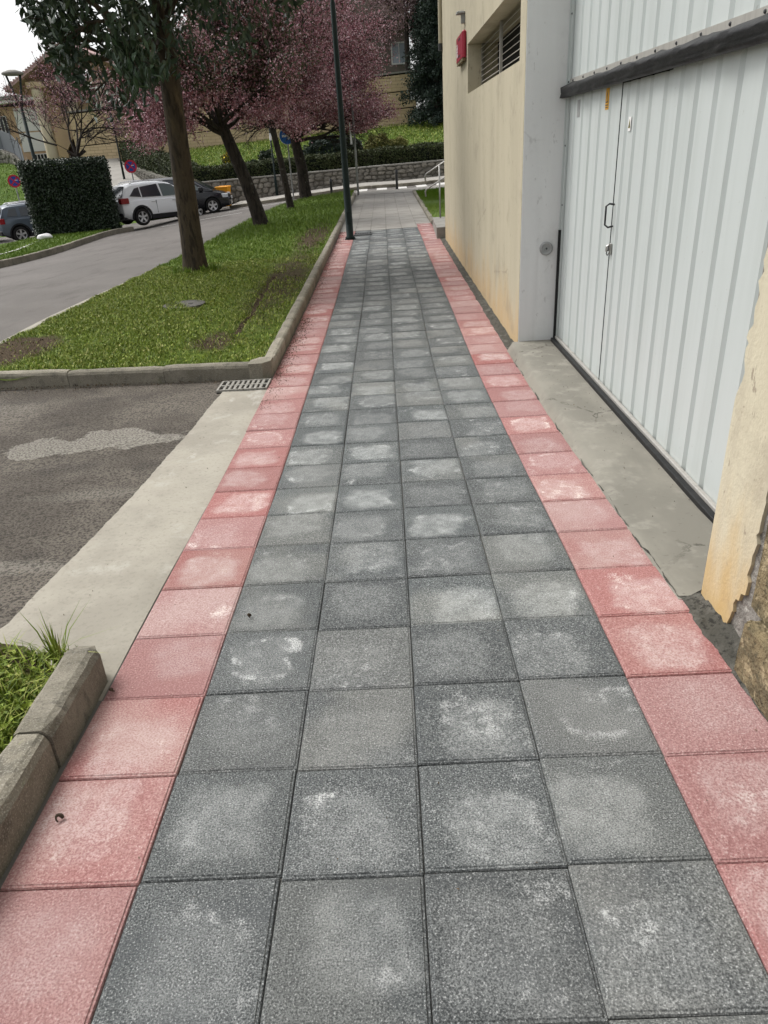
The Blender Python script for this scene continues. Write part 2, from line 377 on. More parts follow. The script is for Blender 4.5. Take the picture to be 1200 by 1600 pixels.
MT['black_car'] = mk('black_car_paint', (0.010, 0.011, 0.016), 0.2, spec=.6)
MT['cladding'] = mk('black_cladding', (0.016, 0.016, 0.018), 0.6)
MT['tyre'] = mk('tyre_rubber', (0.018, 0.018, 0.018), 0.85)
MT['rim'] = mk('alloy_rim', (0.62, 0.62, 0.63), 0.35, metal=.6)
MT['taillight'] = mk('red_lens', (0.28, 0.012, 0.02), 0.2, spec=.6)
MT['headlight'] = mk('clear_lens', (0.62, 0.66, 0.70), 0.15, spec=.7)
MT['car_glass'] = mk('car_glass', (0.035, 0.042, 0.048), 0.08, spec=.8)
MT['car_glass_clear'] = mk('clear_car_glass', (0.15, 0.185, 0.185), 0.08, spec=.8)
MT['house_wall'] = mk('house_plaster', (0.52, 0.36, 0.24), 0.9, [(.4, None, .4, .6, (0.44, 0.30, 0.19), .6)])
MT['house_white'] = mk('white_house_panel', (0.72, 0.71, 0.70), 0.8)
MT['arch_wall'] = mk('ochre_plaster', (0.62, 0.47, 0.32), 0.9, [(.6, None, .4, .65, (0.54, 0.395, 0.26), .7)])
MT['column_stone'] = mk('column_stone', (0.68, 0.59, 0.44), 0.9, [(2, None, .4, .65, (0.58, 0.49, 0.35), .6)])
MT['roof_pink'] = mk('roof_tile_terracotta', (0.50, 0.34, 0.33), 0.85, [(3, None, .4, .65, (0.38, 0.25, 0.25), .7)])
MT['door_wood'] = mk('dark_door_wood', (0.030, 0.014, 0.012), 0.6)
MT['stucco'] = mk('grey_stucco', (0.19, 0.165, 0.14), 0.95, [(.5, None, .4, .62, (0.14, 0.12, 0.10), .7), (9, None, .5, .7, (0.17, 0.145, 0.13), .5)], [(20, None, .5, .02)])
MT['window_glass'] = mk('window_glass', (0.32, 0.37, 0.43), 0.1, spec=.8)
MT['window_dark'] = mk('dark_window_glass', (0.02, 0.022, 0.026), 0.1, spec=.7)
MT['aluminium'] = mk('aluminium_slat', (0.40, 0.385, 0.355), 0.45, [(6, (1, 6, 1), .45, .65, (0.32, 0.305, 0.28), .6)], metal=.25)

def add_cracks(m, scale, width, col_c, amount):
    nt = m.node_tree; k = NT(nt); b = next(n for n in nt.nodes if n.type == 'BSDF_PRINCIPLED')
    src = b.inputs['Base Color'].links[0].from_socket; v = k.coord()
    cv = k.n('ShaderNodeTexVoronoi', feature='DISTANCE_TO_EDGE'); k.l(v, cv.inputs['Vector']); cv.inputs['Scale'].default_value = scale
    d = k.math('ADD', cv.outputs[0], k.math('MULTIPLY', k.math('SUBTRACT', k.noise(v, 9., 5., .65), .5), .12))
    f = k.math('MULTIPLY', k.math('SUBTRACT', 1.0, k.sstep(k.math('ABSOLUTE', d), .0, width)), k.sstep(k.noise(v, .9, 2., .5), .50, .58))
    k.l(k.mix(k.math('MULTIPLY', f, amount), src, col_c), b.inputs['Base Color'])
add_cracks(MT['threshold'], .9, .010, (0.06, 0.055, 0.045), .8)

def asphalt_mat():
    m, nt, b = new_mat('driveway_asphalt'); k = NT(nt); v = k.coord()
    n1 = k.noise(v, 1.1, 4.0, .55); g = k.noise(v, 170, 2.0, .6); g2 = k.noise(v, 60, 3.0, .6)
    col = k.mix(k.sstep(n1, .38, .62), (0.105, 0.09, 0.074), (0.185, 0.163, 0.136))
    col = k.mix(k.math('MULTIPLY', k.sstep(k.noise(v, 3.3, 3., .5), .55, .7), .6), col, (0.075, 0.066, 0.057))
    col = k.mix(k.math('MULTIPLY', k.sstep(g, .56, .72), .55), col, (0.30, 0.28, 0.25))
    col = k.mix(k.math('MULTIPLY', k.sstep(g2, .54, .40), .75), col, (0.028, 0.024, 0.02))
    # dried cement wash: two long blotches lying across the lane
    sp = k.n('ShaderNodeSeparateXYZ'); k.l(v, sp.inputs[0])
    def blotch(cx, cy, rx, ry, lo, hi, wob):
        dx = k.math('DIVIDE', k.math('SUBTRACT', sp.outputs[0], cx), rx); dy = k.math('DIVIDE', k.math('SUBTRACT', sp.outputs[1], cy), ry)
        d = k.math('SQRT', k.math('ADD', k.math('MULTIPLY', dx, dx), k.math('MULTIPLY', dy, dy)))
        d = k.math('ADD', d, k.math('MULTIPLY', k.math('SUBTRACT', k.noise(v, 3.2, 5.0, .55), .5), wob))
        return k.math('SUBTRACT', 1.0, k.sstep(d, lo, hi))
    f1 = k.math('MAXIMUM', blotch(-2.25, 5.36, .62, .26, .70, .80, 1.9), blotch(-2.75, 5.22, .60, .30, .70, .80, 1.9))
    f2 = k.math('MULTIPLY', blotch(-2.25, 3.25, .5, .13, .3, 1.0, 1.6), .55)
    f3 = k.math('MULTIPLY', blotch(-2.0, 4.22, .6, .12, .2, 1.0, 1.4), .30)
    f4 = k.math('MULTIPLY', blotch(-4.2, 6.3, 1.2, .5, .2, 1.1, 1.4), .35)
    f = k.math('MULTIPLY', k.math('MAXIMUM', k.math('MAXIMUM', f1, f2), k.math('MAXIMUM', f3, f4)), k.math('ADD', .25, k.math('MULTIPLY', k.sstep(g2, .40, .58), .65)))
    col = k.mix(f, col, (0.33, 0.31, 0.27))
    k.l(col, b.inputs['Base Color']); b.inputs['Roughness'].default_value = .92; b.inputs['Specular IOR Level'].default_value = .3
    pv = k.bump(g, .9, .010); pv = k.bump(g2, .8, .016, pv); k.l(pv, b.inputs['Normal'])
    return m
MT['asphalt'] = asphalt_mat()

def plaster_mat(name, base, alt, stain, z_lo, z_hi, grime, bump=.35, wear=1.0):
    """painted render; damp rust coloured bloom within a ragged band at the foot of the wall"""
    m, nt, b = new_mat(name); k = NT(nt); v = k.coord()
    sp = k.n('ShaderNodeSeparateXYZ'); k.l(v, sp.inputs[0])
    vs = k.vmath('MULTIPLY', v, (1, 1, .12))
    col = k.mix(k.math('MULTIPLY', k.sstep(k.noise(vs, 3.0, 4., .6), .4, .66), .5), base, alt)
    col = k.mix(k.math('MULTIPLY', k.sstep(k.noise(v, 1.2, 4., .6), .5, .7), .4), col, alt)
    zz = k.math('ADD', sp.outputs[2], k.math('MULTIPLY', k.math('SUBTRACT', k.noise(k.vmath('MULTIPLY', v, (1, 1, .35)), 3.2, 5., .6), .5), 1.3))
    f = k.math('SUBTRACT', 1.0, k.sstep(zz, z_lo, z_hi))
    col = k.mix(k.math('MULTIPLY', f, .85), col, stain)
    sc = k.math('MULTIPLY', k.sstep(k.noise(k.vmath('MULTIPLY', v, (1, 1, .45)), 21., 5., .6), .63, .70), .75 * wear)
    col = k.mix(sc, col, grime)
    blot = k.math('MULTIPLY', k.sstep(k.noise(v, 2.3, 6., .65), .52, .68), .38 * wear)
    col = k.mix(blot, col, grime)
    cv = k.n('ShaderNodeTexVoronoi', feature='DISTANCE_TO_EDGE'); k.l(v, cv.inputs['Vector']); cv.inputs['Scale'].default_value = .9
    crk = k.math('MULTIPLY', k.math('SUBTRACT', 1.0, k.sstep(k.math('ADD', cv.outputs[0], k.math('MULTIPLY', k.math('SUBTRACT', k.noise(v, 14., 4., .6), .5), .05)), .0, .006)), k.sstep(k.noise(v, 1.1, 2., .5), .52, .6))
    col = k.mix(k.math('MULTIPLY', crk, .6 * wear), col, grime)
    streak = k.math('MULTIPLY', k.sstep(k.noise(k.vmath('MULTIPLY', v, (1, 1, .04)), 9.0, 3., .5), .62, .8), .14)
    col = k.mix(streak, col, grime)
    k.l(col, b.inputs['Base Color']); b.inputs['Roughness'].default_value = .9; b.inputs['Specular IOR Level'].default_value = .25
    pv = k.bump(k.noise(v, 55, 3., .6), bump, .006); pv = k.bump(k.noise(v, 7, 3., .5), .25, .012, pv); k.l(pv, b.inputs['Normal'])
    return m
MT['cream'] = plaster_mat('cream_plaster', (0.455, 0.41, 0.305), (0.385, 0.345, 0.255), (0.47, 0.34, 0.18), .0, .75, (0.27, 0.235, 0.18))
MT['cream_pillar'] = plaster_mat('cream_pillar_plaster', (0.56, 0.51, 0.385), (0.50, 0.45, 0.335), (0.50, 0.335, 0.13), .22, .80, (0.27, 0.22, 0.17), .5)
MT['pilaster'] = plaster_mat('grey_white_plaster', (0.69, 0.695, 0.69), (0.61, 0.615, 0.61), (0.55, 0.52, 0.45), -.35, .25, (0.30, 0.295, 0.29), .4, .45)

def door_mat():
    m, nt, b = new_mat('white_door_sheet'); k = NT(nt); v = k.coord()
    vs = k.vmath('MULTIPLY', v, (1, 1, .05))
    col = k.mix(k.sstep(k.noise(vs, 9., 4., .6), .4, .66), (0.50, 0.535, 0.525), (0.465, 0.50, 0.487))
    sp = k.n('ShaderNodeSeparateXYZ'); k.l(v, sp.inputs[0])
    zz = k.math('ADD', sp.outputs[2], k.math('MULTIPLY', k.math('SUBTRACT', k.noise(k.vmath('MULTIPLY', v, (1, 1, .3)), 9., 4., .6), .5), .35))
    col = k.mix(k.math('MULTIPLY', k.math('SUBTRACT', 1.0, k.sstep(zz, -.10, .30)), .55), col, (0.36, 0.335, 0.27))
    col = k.mix(k.math('MULTIPLY', k.sstep(k.noise(v, 34., 4., .6), .68, .74), .5), col, (0.33, 0.33, 0.31))
    k.l(col, b.inputs['Base Color']); b.inputs['Roughness'].default_value = .42; b.inputs['Specular IOR Level'].default_value = .45
    rs = k.math('MULTIPLY', k.sstep(k.noise(k.vmath('MULTIPLY', v, (1, 1, .3)), 26., 3., .6), .70, .74), .7)
    pv = k.bump(k.noise(vs, 4., 3., .5), .25, .012); k.l(k.bump(k.noise(v, 3.5, 2., .5), .3, .012, pv), b.inputs['Normal'])
    return m
MT['door'] = door_mat()

def brick_mat():
    m, nt, b = new_mat('sandstone_masonry'); k = NT(nt); v = k.coord()
    mp = k.n('ShaderNodeSeparateXYZ'); k.l(v, mp.inputs[0]); cb = k.n('ShaderNodeCombineXYZ')
    k.l(mp.outputs[0], cb.inputs[0]); k.l(mp.outputs[2], cb.inputs[1])
    br = k.n('ShaderNodeTexBrick'); k.l(cb.outputs[0], br.inputs['Vector'])
    br.inputs['Scale'].default_value = 1.0; br.inputs['Brick Width'].default_value = .62; br.inputs['Row Height'].default_value = .205
    br.inputs['Mortar Size'].default_value = .012; br.inputs['Bias'].default_value = 0.0
    br.inputs['Color1'].default_value = (0.62, 0.49, 0.31, 1); br.inputs['Color2'].default_value = (0.52, 0.405, 0.25, 1)
    br.inputs['Mortar'].default_value = (0.27, 0.20, 0.12, 1)
    col = k.mix(k.math('MULTIPLY', k.sstep(k.noise(v, .5, 4., .6), .42, .65), .6), br.outputs[0], (0.46, 0.35, 0.215))
    col = k.mix(k.math('MULTIPLY', k.sstep(k.noise(v, 9., 4., .6), .5, .7), .35), col, (0.62, 0.52, 0.37))
    k.l(col, b.inputs['Base Color']); b.inputs['Roughness'].default_value = .95; b.inputs['Specular IOR Level'].default_value = .2
    k.l(k.bump(br.outputs['Fac'], -.6, .03), b.inputs['Normal'])
    return m
MT['sandstone'] = brick_mat()

def island_mat():
    m, nt, b = new_mat('verge_turf_and_soil'); k = NT(nt); v = k.coord()
    at = k.n('ShaderNodeAttribute', attribute_name='bare').outputs['Fac']
    n1 = k.noise(v, 9, 5., .6); n2 = k.noise(v, 45, 4., .6); n3 = k.noise(v, 2.2, 4., .55)
    green = k.mix(k.sstep(n1, .38, .62), (0.05, 0.08, 0.012), (0.11, 0.155, 0.025))
    green = k.mix(k.math('MULTIPLY', k.sstep(n2, .5, .7), .5), green, (0.10, 0.13, 0.03))
    brown = k.mix(k.sstep(n2, .4, .62), (0.035, 0.025, 0.016), (0.105, 0.078, 0.05))
    f = k.sstep(k.math('ADD', at, k.math('MULTIPLY', k.math('SUBTRACT', n1, .5), .7)), .3, .7)
    f2 = k.math('MAXIMUM', f, k.math('MULTIPLY', k.sstep(n3, .6, .75), .35))
    k.l(k.mix(f2, green, brown), b.inputs['Base Color'])
    b.inputs['Roughness'].default_value = 1.0; b.inputs['Specular IOR Level'].default_value = .1
    k.l(k.bump(n2, .8, .03), b.inputs['Normal'])
    return m
MT['island'] = island_mat()

# ------------------------------------------------------------------ lie of the land (metres; the camera stands over x=0, y=0)
_cp = [(-60, .2), (-10, .2), (0, -.02), (1.3, -.071), (3, -.122), (4.5, -.181), (5.3, -.2), (7.5, -.222), (10, -.212), (19.6, -.121), (33, .02), (38.5, .07), (60, .2), (500, .2)]
_cx = np.array([p[0] for p in _cp]); _cy = np.array([p[1] for p in _cp])
def _pchip_table():
    h = np.diff(_cx); dl = np.diff(_cy) / h; n = len(_cx); m = np.zeros(n)
    for i in range(1, n - 1):
        a, b = dl[i - 1], dl[i]
        m[i] = 0 if a * b <= 0 else 2 * a * b / (a + b)
    X = np.linspace(-60, 500, 22401); I = np.clip(np.searchsorted(_cx, X) - 1, 0, n - 2); t = (X - _cx[I]) / h[I]
    return X, ((2*t**3-3*t*t+1)*_cy[I] + (t**3-2*t*t+t)*h[I]*m[I] + (3*t*t-2*t**3)*_cy[I+1] + (t**3-t*t)*h[I]*m[I+1])
_TX, _TY = _pchip_table()
def zb(Y): return np.interp(Y, _TX, _TY)
def sst(a, b, x):
    t = np.clip((np.asarray(x, float) - a) / (b - a), 0, 1); return t * t * (3 - 2 * t)
def g(X, Y):
    X = np.asarray(X, float); Y = np.asarray(Y, float)
    return (zb(Y) + .078 * sst(8, 28, Y) * np.clip(X + 1.2, -16, 0) + .04 * sst(28, 36, Y) * np.clip(X - 1.2, 0, 30)
            - .14 * sst(32, 35, Y) * sst(-9, -11, X))
def gz(x, y): return float(g(x, y))
def bx_line(Y): return -10.75 - (np.asarray(Y, float) - 41.5) * .52        # foot of the wall beside the ramp
def left_land(X, Y): return g(X, np.minimum(Y, 41)) + (2.4 - g(X, 41.0)) * np.clip((np.asarray(Y, float) - 41) / 18.0, 0, 1) + np.clip(np.asarray(Y, float) - 59, 0, 60) * .02
def right_land(X, Y):
    a = .90 + .024 * np.asarray(X, float); b = 3.15 + .044 * np.asarray(X, float)
    return a + (b - a) * np.clip((np.asarray(Y, float) - 42.6) / 15.4, 0, 1)

def sheet(name, xs, ys, zf, mat, kind='structure', xf=None, attr=None, label=None, smooth=True):
    xs = np.asarray(xs, float); ys = np.asarray(ys, float)
    X, Y = np.meshgrid(xs, ys)
    if xf is not None: X = xf(X, Y)
    Z = zf(X, Y); V = np.stack([X, Y, Z], -1).reshape(-1, 3)
    nx, ny = len(xs), len(ys); i = np.arange(nx * ny).reshape(ny, nx)
    q = np.stack([i[:-1, :-1], i[:-1, 1:], i[1:, 1:], i[1:, :-1]], -1).reshape(-1)
    o = np_mesh(name, V, 4, q, mat, smooth=smooth)
    if attr is not None:
        a = o.data.attributes.new(attr[0], 'FLOAT', 'POINT'); a.data.foreach_set('value', attr[1](X, Y).astype(np.float32).ravel())
    return tag(o, label, None, None, kind)

# the one big sheet below everything, out to the horizon
xs = np.concatenate([np.linspace(-600, -60, 10)[:-1], np.linspace(-60, 60, 61), np.linspace(60, 600, 10)[1:]])
ys = np.concatenate([np.linspace(-300, -8, 8)[:-1], np.linspace(-8, 64, 97), np.linspace(64, 900, 12)[1:]])
sheet('ground', xs, ys, lambda X, Y: np.where(Y > 41.5, left_land(X, Y), g(X, Y)) - .16, MT['grass_far'])
# roads
sheet('road', np.linspace(-40, 30, 71), np.concatenate([np.linspace(-8, 3, 12)[:-1], np.linspace(3, 12, 37)[:-1], np.linspace(12, 41.3, 60)]), lambda X, Y: g(X, Y) - .045, MT['road'])
sheet('driveway', np.linspace(-5.1, -1.15, 28), np.linspace(-1, 6.98, 60), lambda X, Y: g(X, Y) - .022 - .012 * np.sin((X + 1.2) * .9) ** 2, MT['asphalt'])
# concrete apron between driveway and path
def apron_x(X, Y):
    left = np.interp(Y, [2.1, 2.66, 4.05, 6.42], [-2.05, -1.83, -1.73, -1.62]) + .003 * np.sin(Y * 6.1) + .002 * np.sin(Y * 23.0 + 1) + .002 * np.sin(Y * 57.0)
    return left + (X + 1.0) * (-1.193 - left)
sheet('concrete_apron', np.linspace(-1, 0, 14), np.linspace(2.1, 6.44, 240), lambda X, Y: g(X, Y) - .006 - .006 * sst(.1, 0, (X + 1.19) / -.6) + .003 * np.sin(X * 11 + Y * 3.1), MT['concrete'], xf=apron_x)

# ------------------------------------------------------------------ the tiled path
PX0, PITCH, ROW = .01, .401, .398
bed_ys = np.concatenate([np.linspace(-2, 12, 71), np.linspace(12.5, 20.2, 16)])
pav = sheet('pavement', np.linspace(-1.215, 1.3, 6), bed_ys, lambda X, Y: g(X, Y) - .0145, MT['bed'])
def tile_mesh(name, mat):
    hx, hy = .1992, .1984; mb = MB()
    def ring(d, z):
        c = .003; a = hx - d; b = hy - d
        return [(-a + c, -b, z), (a - c, -b, z), (a, -b + c, z), (a, b - c, z), (a - c, b, z), (-a + c, b, z), (-a, b - c, z), (-a, -b + c, z)]
    vs = ring(0, -.03) + ring(0, -.0085) + ring(.003, -.0036) + ring(.0085, -.0032) + ring(.0115, 0.0)
    fs = [tuple(range(32, 40))]
    for k in (0, 8, 16, 24):
        for i in range(8):
            j = (i + 1) % 8; fs.append((k + i, k + j, k + 8 + j, k + 8 + i))
    mb.add(vs, fs); me = mb.mesh(name); me.materials.append(mat); return me
tile_me = {'g': tile_mesh('grey_tile', MT['tile_grey']), 'r': tile_mesh('red_tile', MT['tile_red'])}
def slope_at(x, y): return math.atan((gz(x, y + .2) - gz(x, y - .2)) / .4)
for r in range(-3, 46):
    for c in range(6):
        x = PX0 + (c - 2.5) * PITCH + random.gauss(0, .0007) + .006 * math.sin(r * .35) + .0015 * math.sin(r * .5 + c)
        y = 1.292 + (r + .5) * ROW + random.gauss(0, .0012) + .008 * math.sin(c * 2.1 + r * .12)
        red = c in (0, 5)
        o = bpy.data.objects.new('red_tile' if red else 'grey_tile', tile_me['r' if red else 'g']); COL.objects.link(o)
        o.parent = pav
        o.location = (x, y, gz(x, y) + random.gauss(0, .0012))
        fl = -1 if random.random() < .5 else 1          # half of the tiles lie turned round
        o.rotation_euler = (fl * slope_at(x, y) + random.gauss(0, .003), random.gauss(0, .003), random.gauss(0, .0025) + (PI if fl < 0 else 0))
# older pale paving further on and along the cross street
far_bed = sheet('old_pavement', np.linspace(-1.2, 1.2, 5), np.linspace(19.62, 33.2, 30), lambda X, Y: g(X, Y) - .01, MT['bed'])
mb = MB()
for r in range(34):
    for c in range(6):
        x0 = -1.2 + c * .4; y0 = 19.64 + r * .4
        za, zc = gz(0, y0 + .2) + random.gauss(0, .002), slope_at(0, y0 + .2)
        mb.box((-.197, -.197, -.03), (.197, .197, 0), .004, T(x0 + .2, y0 + .2, za) @ RX(zc + random.gauss(0, .004)))
fp = mb.build('paving_slab', MT['slab_light'], far_bed); fp['kind'] = 'stuff'
# red edging carries on a little along the right-hand side
for r in range(2):
    o = bpy.data.objects.new('red_tile', tile_me['r']); COL.objects.link(o); o.parent = pav
    y = 1.292 + (46.5 + r) * ROW; o.location = (PX0 + 2.5 * PITCH, y, gz(1, y) + .004); o.rotation_euler = (slope_at(1, y), 0, 0)
sheet('street_pavement', np.linspace(-2.7, 16, 28), np.linspace(33.1, 35.75, 8), lambda X, Y: g(X, Y) + .012, MT['slab_light'])
sheet('far_pavement', np.linspace(-7.7, 16, 30), np.linspace(38.3, 41.7, 8), lambda X, Y: g(X, Y) + .11 - .13 * (Y < 38.31), MT['slab_light'])
zc = empty('zebra_crossing', kind='structure')
for k in range(6):
    x = -1.3 + k * .95
    mb = MB(); n = 6; ys_ = np.linspace(35.85, 38.2, n)
    vs = []; fs = []
    for y in ys_: vs += [(x, y, gz(x, y) - .037), (x + .5, y, gz(x + .5, y) - .037)]
    for i in range(n - 1): fs.append((2 * i, 2 * i + 1, 2 * i + 3, 2 * i + 2))
    mb.add(vs, fs).build('stripe', MT['paint'], zc)
def line_strip(name, pts, w, mat, dz):
    vs = []; fs = []; P = [Vector((a, b, 0)) for a, b in pts]
    Q = []
    for i in range(len(P) - 1):
        for t in np.linspace(0, 1, 9)[:-1]: Q.append(P[i].lerp(P[i + 1], t))
    Q.append(P[-1])
    for i, p in enumerate(Q):
        t = (Q[min(i + 1, len(Q) - 1)] - Q[max(i - 1, 0)]).normalized(); nrm = Vector((-t.y, t.x, 0)) * (w / 2)
        for q in (p + nrm, p - nrm): vs.append((q.x, q.y, gz(q.x, q.y) + dz))
    for i in range(len(Q) - 1): fs.append((2 * i, 2 * i + 1, 2 * i + 3, 2 * i + 2))
    o = MB().add(vs, fs).build(name, mat); tag(o, kind='structure'); return o
line_strip('road_marking', [(-9.6, 32.6), (-8.07, 33.2), (-6.33, 33.95)], .13, MT['paint'], -.037)
line_strip('road_marking', [(-7.4, 35.9), (-5.4, 36.7), (-3, 37.0)], .12, MT['paint'], -.037)
# mortar fillet along the foot of the building
ys_ = np.concatenate([np.linspace(-1.5, 3, 180)[:-1], np.linspace(3, 17.0, 220)])
prof = []; NP = 8; rf_ = random.Random(77)
for i, y in enumerate(ys_):
    w = .006 * math.sin(y * 7.3) + .006 * math.sin(y * 17.1 + 2) + .004 * math.sin(y * 43)
    near_wall = y < 2.575 or y > 7.3
    e = 1.315 if near_wall else 1.21
    z = gz(1.25, y); up = (.035 + .010 * math.sin(y * 11.0) + (.035 if y < 2.7 else 0)) if near_wall else -.035
    for q in range(NP):
        t = q / (NP - 1); x = 1.192 + w + (e - 1.192 - w) * t
        zz = z + (-.012 if q == 0 else .004) + .004 * min(1, t * 5) + (up - .008) * t ** 3 + (rf_.gauss(0, .004) if 0 < q < NP - 1 else 0)
        prof.append((x, y, zz))
fs = [(i * NP + k, i * NP + k + 1, (i + 1) * NP + k + 1, (i + 1) * NP + k) for i in range(len(ys_) - 1) for k in range(NP - 1)]
tag(MB().add(prof, fs).build('mortar_fillet', MT['mortar_dark'], None, True), kind='structure')

# ------------------------------------------------------------------ kerbs
def kerb_mesh(L, w, h, sag=.012, seed=0):
    rr = random.Random(seed); mb = MB(); n = 9
    sec = [(0, -.12), (0, h - .035), (.012, h - .012), (.035, h), (w - .02, h), (w, h - .015), (w, -.12)]
    vs = []
    for i in range(n + 1):
        y = -L / 2 + L * i / n
        e = .018 if i in (0, n) else 0
        for k, (a, b) in enumerate(sec):
            j = rr.gauss(0, .0016)
            vs.append((-a + (j if 0 < k < 6 else 0) - (e * .4 if k in (0, 1, 2) else 0), y, b + (rr.gauss(0, .0014) if 0 < k < 6 else 0) - (e * .5 if 1 <= k <= 5 else 0)))
    m = len(sec); fs = []
    for i in range(n):
        for k in range(m - 1): fs.append((i * m + k + 1, (i + 1) * m + k + 1, (i + 1) * m + k, i * m + k))
    fs.append(tuple(range(m - 1, -1, -1))); fs.append(tuple(n * m + k for k in range(m)))
    me = mb.add(vs, fs).mesh('kerb_stone'); me.materials.append(MT['kerb']); return me
kerb_me = [kerb_mesh(.985, .12, .13, seed=s) for s in range(4)]
def lay_kerb(parent, pts, me_list, flip=False, dz=0.0, gap=1.0):
    """stones laid end to end along a ground polyline; the face that shows is on the right-hand side of the run"""
    P = [Vector((a, b, 0)) for a, b in pts]; d = [0]
    for i in range(len(P) - 1): d.append(d[-1] + (P[i + 1] - P[i]).length)
    n = max(1, round(d[-1] / gap)); st = d[-1] / n
    def at(s):
        for i in range(len(P) - 1):
            if s <= d[i + 1] + 1e-6: return P[i].lerp(P[i + 1], (s - d[i]) / max(1e-6, d[i + 1] - d[i]))
        return P[-1]
    for k in range(n):
        a = at(k * st); b = at((k + 1) * st); c = (a + b) / 2
        za, zb_ = gz(a.x, a.y), gz(b.x, b.y)
        dv = Vector((b.x - a.x, b.y - a.y, zb_ - za))
        yv = dv.normalized(); xv = Vector((yv.y, -yv.x, 0)).normalized(); zv = xv.cross(yv)
        me = me_list[k % len(me_list)]
        o = bpy.data.objects.new('kerb_stone', me); COL.objects.link(o); o.parent = parent
        s = dv.length / .99
        M4 = Matrix(((xv.x, yv.x * s, zv.x, c.x), (xv.y, yv.y * s, zv.y, c.y), (xv.z, yv.z * s, zv.z, (za + zb_) / 2 + dz + random.gauss(0, .004)), (0, 0, 0, 1)))
        o.matrix_world = M4
ik = empty('kerb', kind='structure')        # round the planted island
lay_kerb(ik, [(-1.205, 7.03), (-1.2, 19), (-1.21, 33.0)], kerb_me)
lay_kerb(ik, [(-1.22, 33.0), (-1.6, 33.9), (-2.6, 34.6)], kerb_me, gap=.7)
lay_kerb(ik, [(-5.3, 7.35), (-4.05, 7.06), (-2.69, 6.98), (-1.30, 6.83)], kerb_me)
# corner stone, a blunt splayed block
mb = MB(); z0 = gz(-1.3, 6.9)
mb.prism([(-1.42, 6.815, z0 - .12), (-1.285, 6.815, z0 - .12), (-1.208, 6.90, z0 - .12), (-1.208, 7.06, z0 - .12), (-1.34, 7.06, z0 - .12), (-1.42, 6.96, z0 - .12)], (0, 0, .27))
mb.build('corner_stone', MT['kerb'], ik)
nk = empty('kerb', kind='structure')        # beside the near grass patch
lay_kerb(nk, [(-1.215, -1.2), (-1.212, -.2), (-1.21, .78), (-1.21, 1.76)], [kerb_mesh(.985, .13, .15, seed=8)], gap=.985)
nkm = kerb_mesh(.985, .13, .155, seed=11); nkm2 = nkm
for v in nkm2.vertices:                       # the last stone is rounded down at its far end
    if v.co.y > .40: v.co.x -= .03 if v.co.x > -.03 else 0; v.co.z -= .022 if v.co.z > 0 else 0
lay_kerb(nk, [(-1.205, 1.765), (-1.21, 2.27)], [nkm2], gap=.55)
lk = empty('kerb', kind='structure')        # across the road
lay_kerb(lk, [(-11.15, 33.3), (-11.62, 32.6), (-11.86, 31.4), (-11.93, 28), (-11.86, 22.7), (-11.9, 12)], [kerb_mesh(.985, .15, .17, seed=s) for s in (21, 22)], gap=1.0)
lay_kerb(empty('kerb', kind='structure'), [(-14.9, 31.0), (-14.2, 27.5), (-14.0, 21)], kerb_me, dz=.07)
lay_kerb(empty('kerb', kind='structure'), [(16, 38.3), (-7.7, 38.3)], kerb_me, dz=-.02, gap=1.2)
rk = empty('kerb', kind='structure')        # right of the pale paving
lay_kerb(rk, [(1.2, 33.0), (1.2, 20.2)], kerb_me, dz=-.03)
# worn cement gutter edge between road and island
line_strip('road_edge', [(-5.3, 7.6), (-5.12, 9.2), (-5.16, 11), (-4.95, 17.6), (-5.05, 20.8), (-5.0, 27), (-4.7, 31.3), (-4.0, 34.2), (-2.9, 35.0)], .16, MT['concrete'], -.036)

# ------------------------------------------------------------------ soil and turf of the island, verges
def isl_left(Y): return np.interp(Y, [7.0, 9.2, 17.6, 20.8, 27, 31.3, 34.0, 34.6], [-5.15, -5.02, -4.85, -4.95, -4.9, -4.6, -3.85, -2.6])
def bare(X, Y):
    b = np.zeros_like(X)
    def e(cx, cy, rx, ry, s=1.0): return s * np.clip(1.25 - np.sqrt(((X - cx) / rx) ** 2 + ((Y - cy) / ry) ** 2), 0, 1)
    b = np.maximum(b, e(-4.5, 8.3, .62, .85, 1.3))          # dug patch at the left
    b = np.maximum(b, e(-2.05, 8.15, .42, .75, .75))        # worn spot by the kerb
    b = np.maximum(b, e(-1.72, 13.5, .42, 4.2, .6)); b = np.maximum(b, e(-1.75, 18.5, .55, 4.5, .85))
    b = np.maximum(b, 1.1 * np.clip(1.2 - np.abs(X - np.interp(Y, [8.5, 9.6, 12.7], [-1.87, -1.86, -1.97])) / .05, 0, 1) * ((Y > 8.5) & (Y < 12.7)))   # rut
    b = np.maximum(b, e(-1.75, 12.5, .85, 6.5, .62)); b = np.maximum(b, e(-1.9, 19, .9, 4.5, .5))
    b = np.maximum(b, e(-3.62, 13.97, .42, .40, .7))
    return b
def isl_x(X, Y): L = isl_left(Y); return L + X * (-1.325 - L)
def isl_z(X, Y):
    rut = np.clip(1.0 - np.abs(X - np.interp(Y, [8.5, 9.6, 12.7], [-1.87, -1.86, -1.97])) / .07, 0, 1) * ((Y > 8.6) & (Y < 12.6))
    bump = .015 * np.sin(X * 5.1 + Y * 1.7) * np.sin(Y * 2.3 - X) + .010 * np.sin(X * 13 + Y * 7)
    L = isl_left(Y)
    edge = sst(0, .25, X - L)
    return g(X, Y) - .04 + .13 * edge + bump * edge - .045 * rut + .05 * sst(.9, 0, np.hypot(X + 3.62, Y - 13.97))
sheet('verge', np.linspace(0, 1, 70), np.concatenate([np.linspace(7.05, 20, 200), np.linspace(20.2, 34.5, 70)]), isl_z, MT['island'], xf=isl_x, attr=('bare', bare))
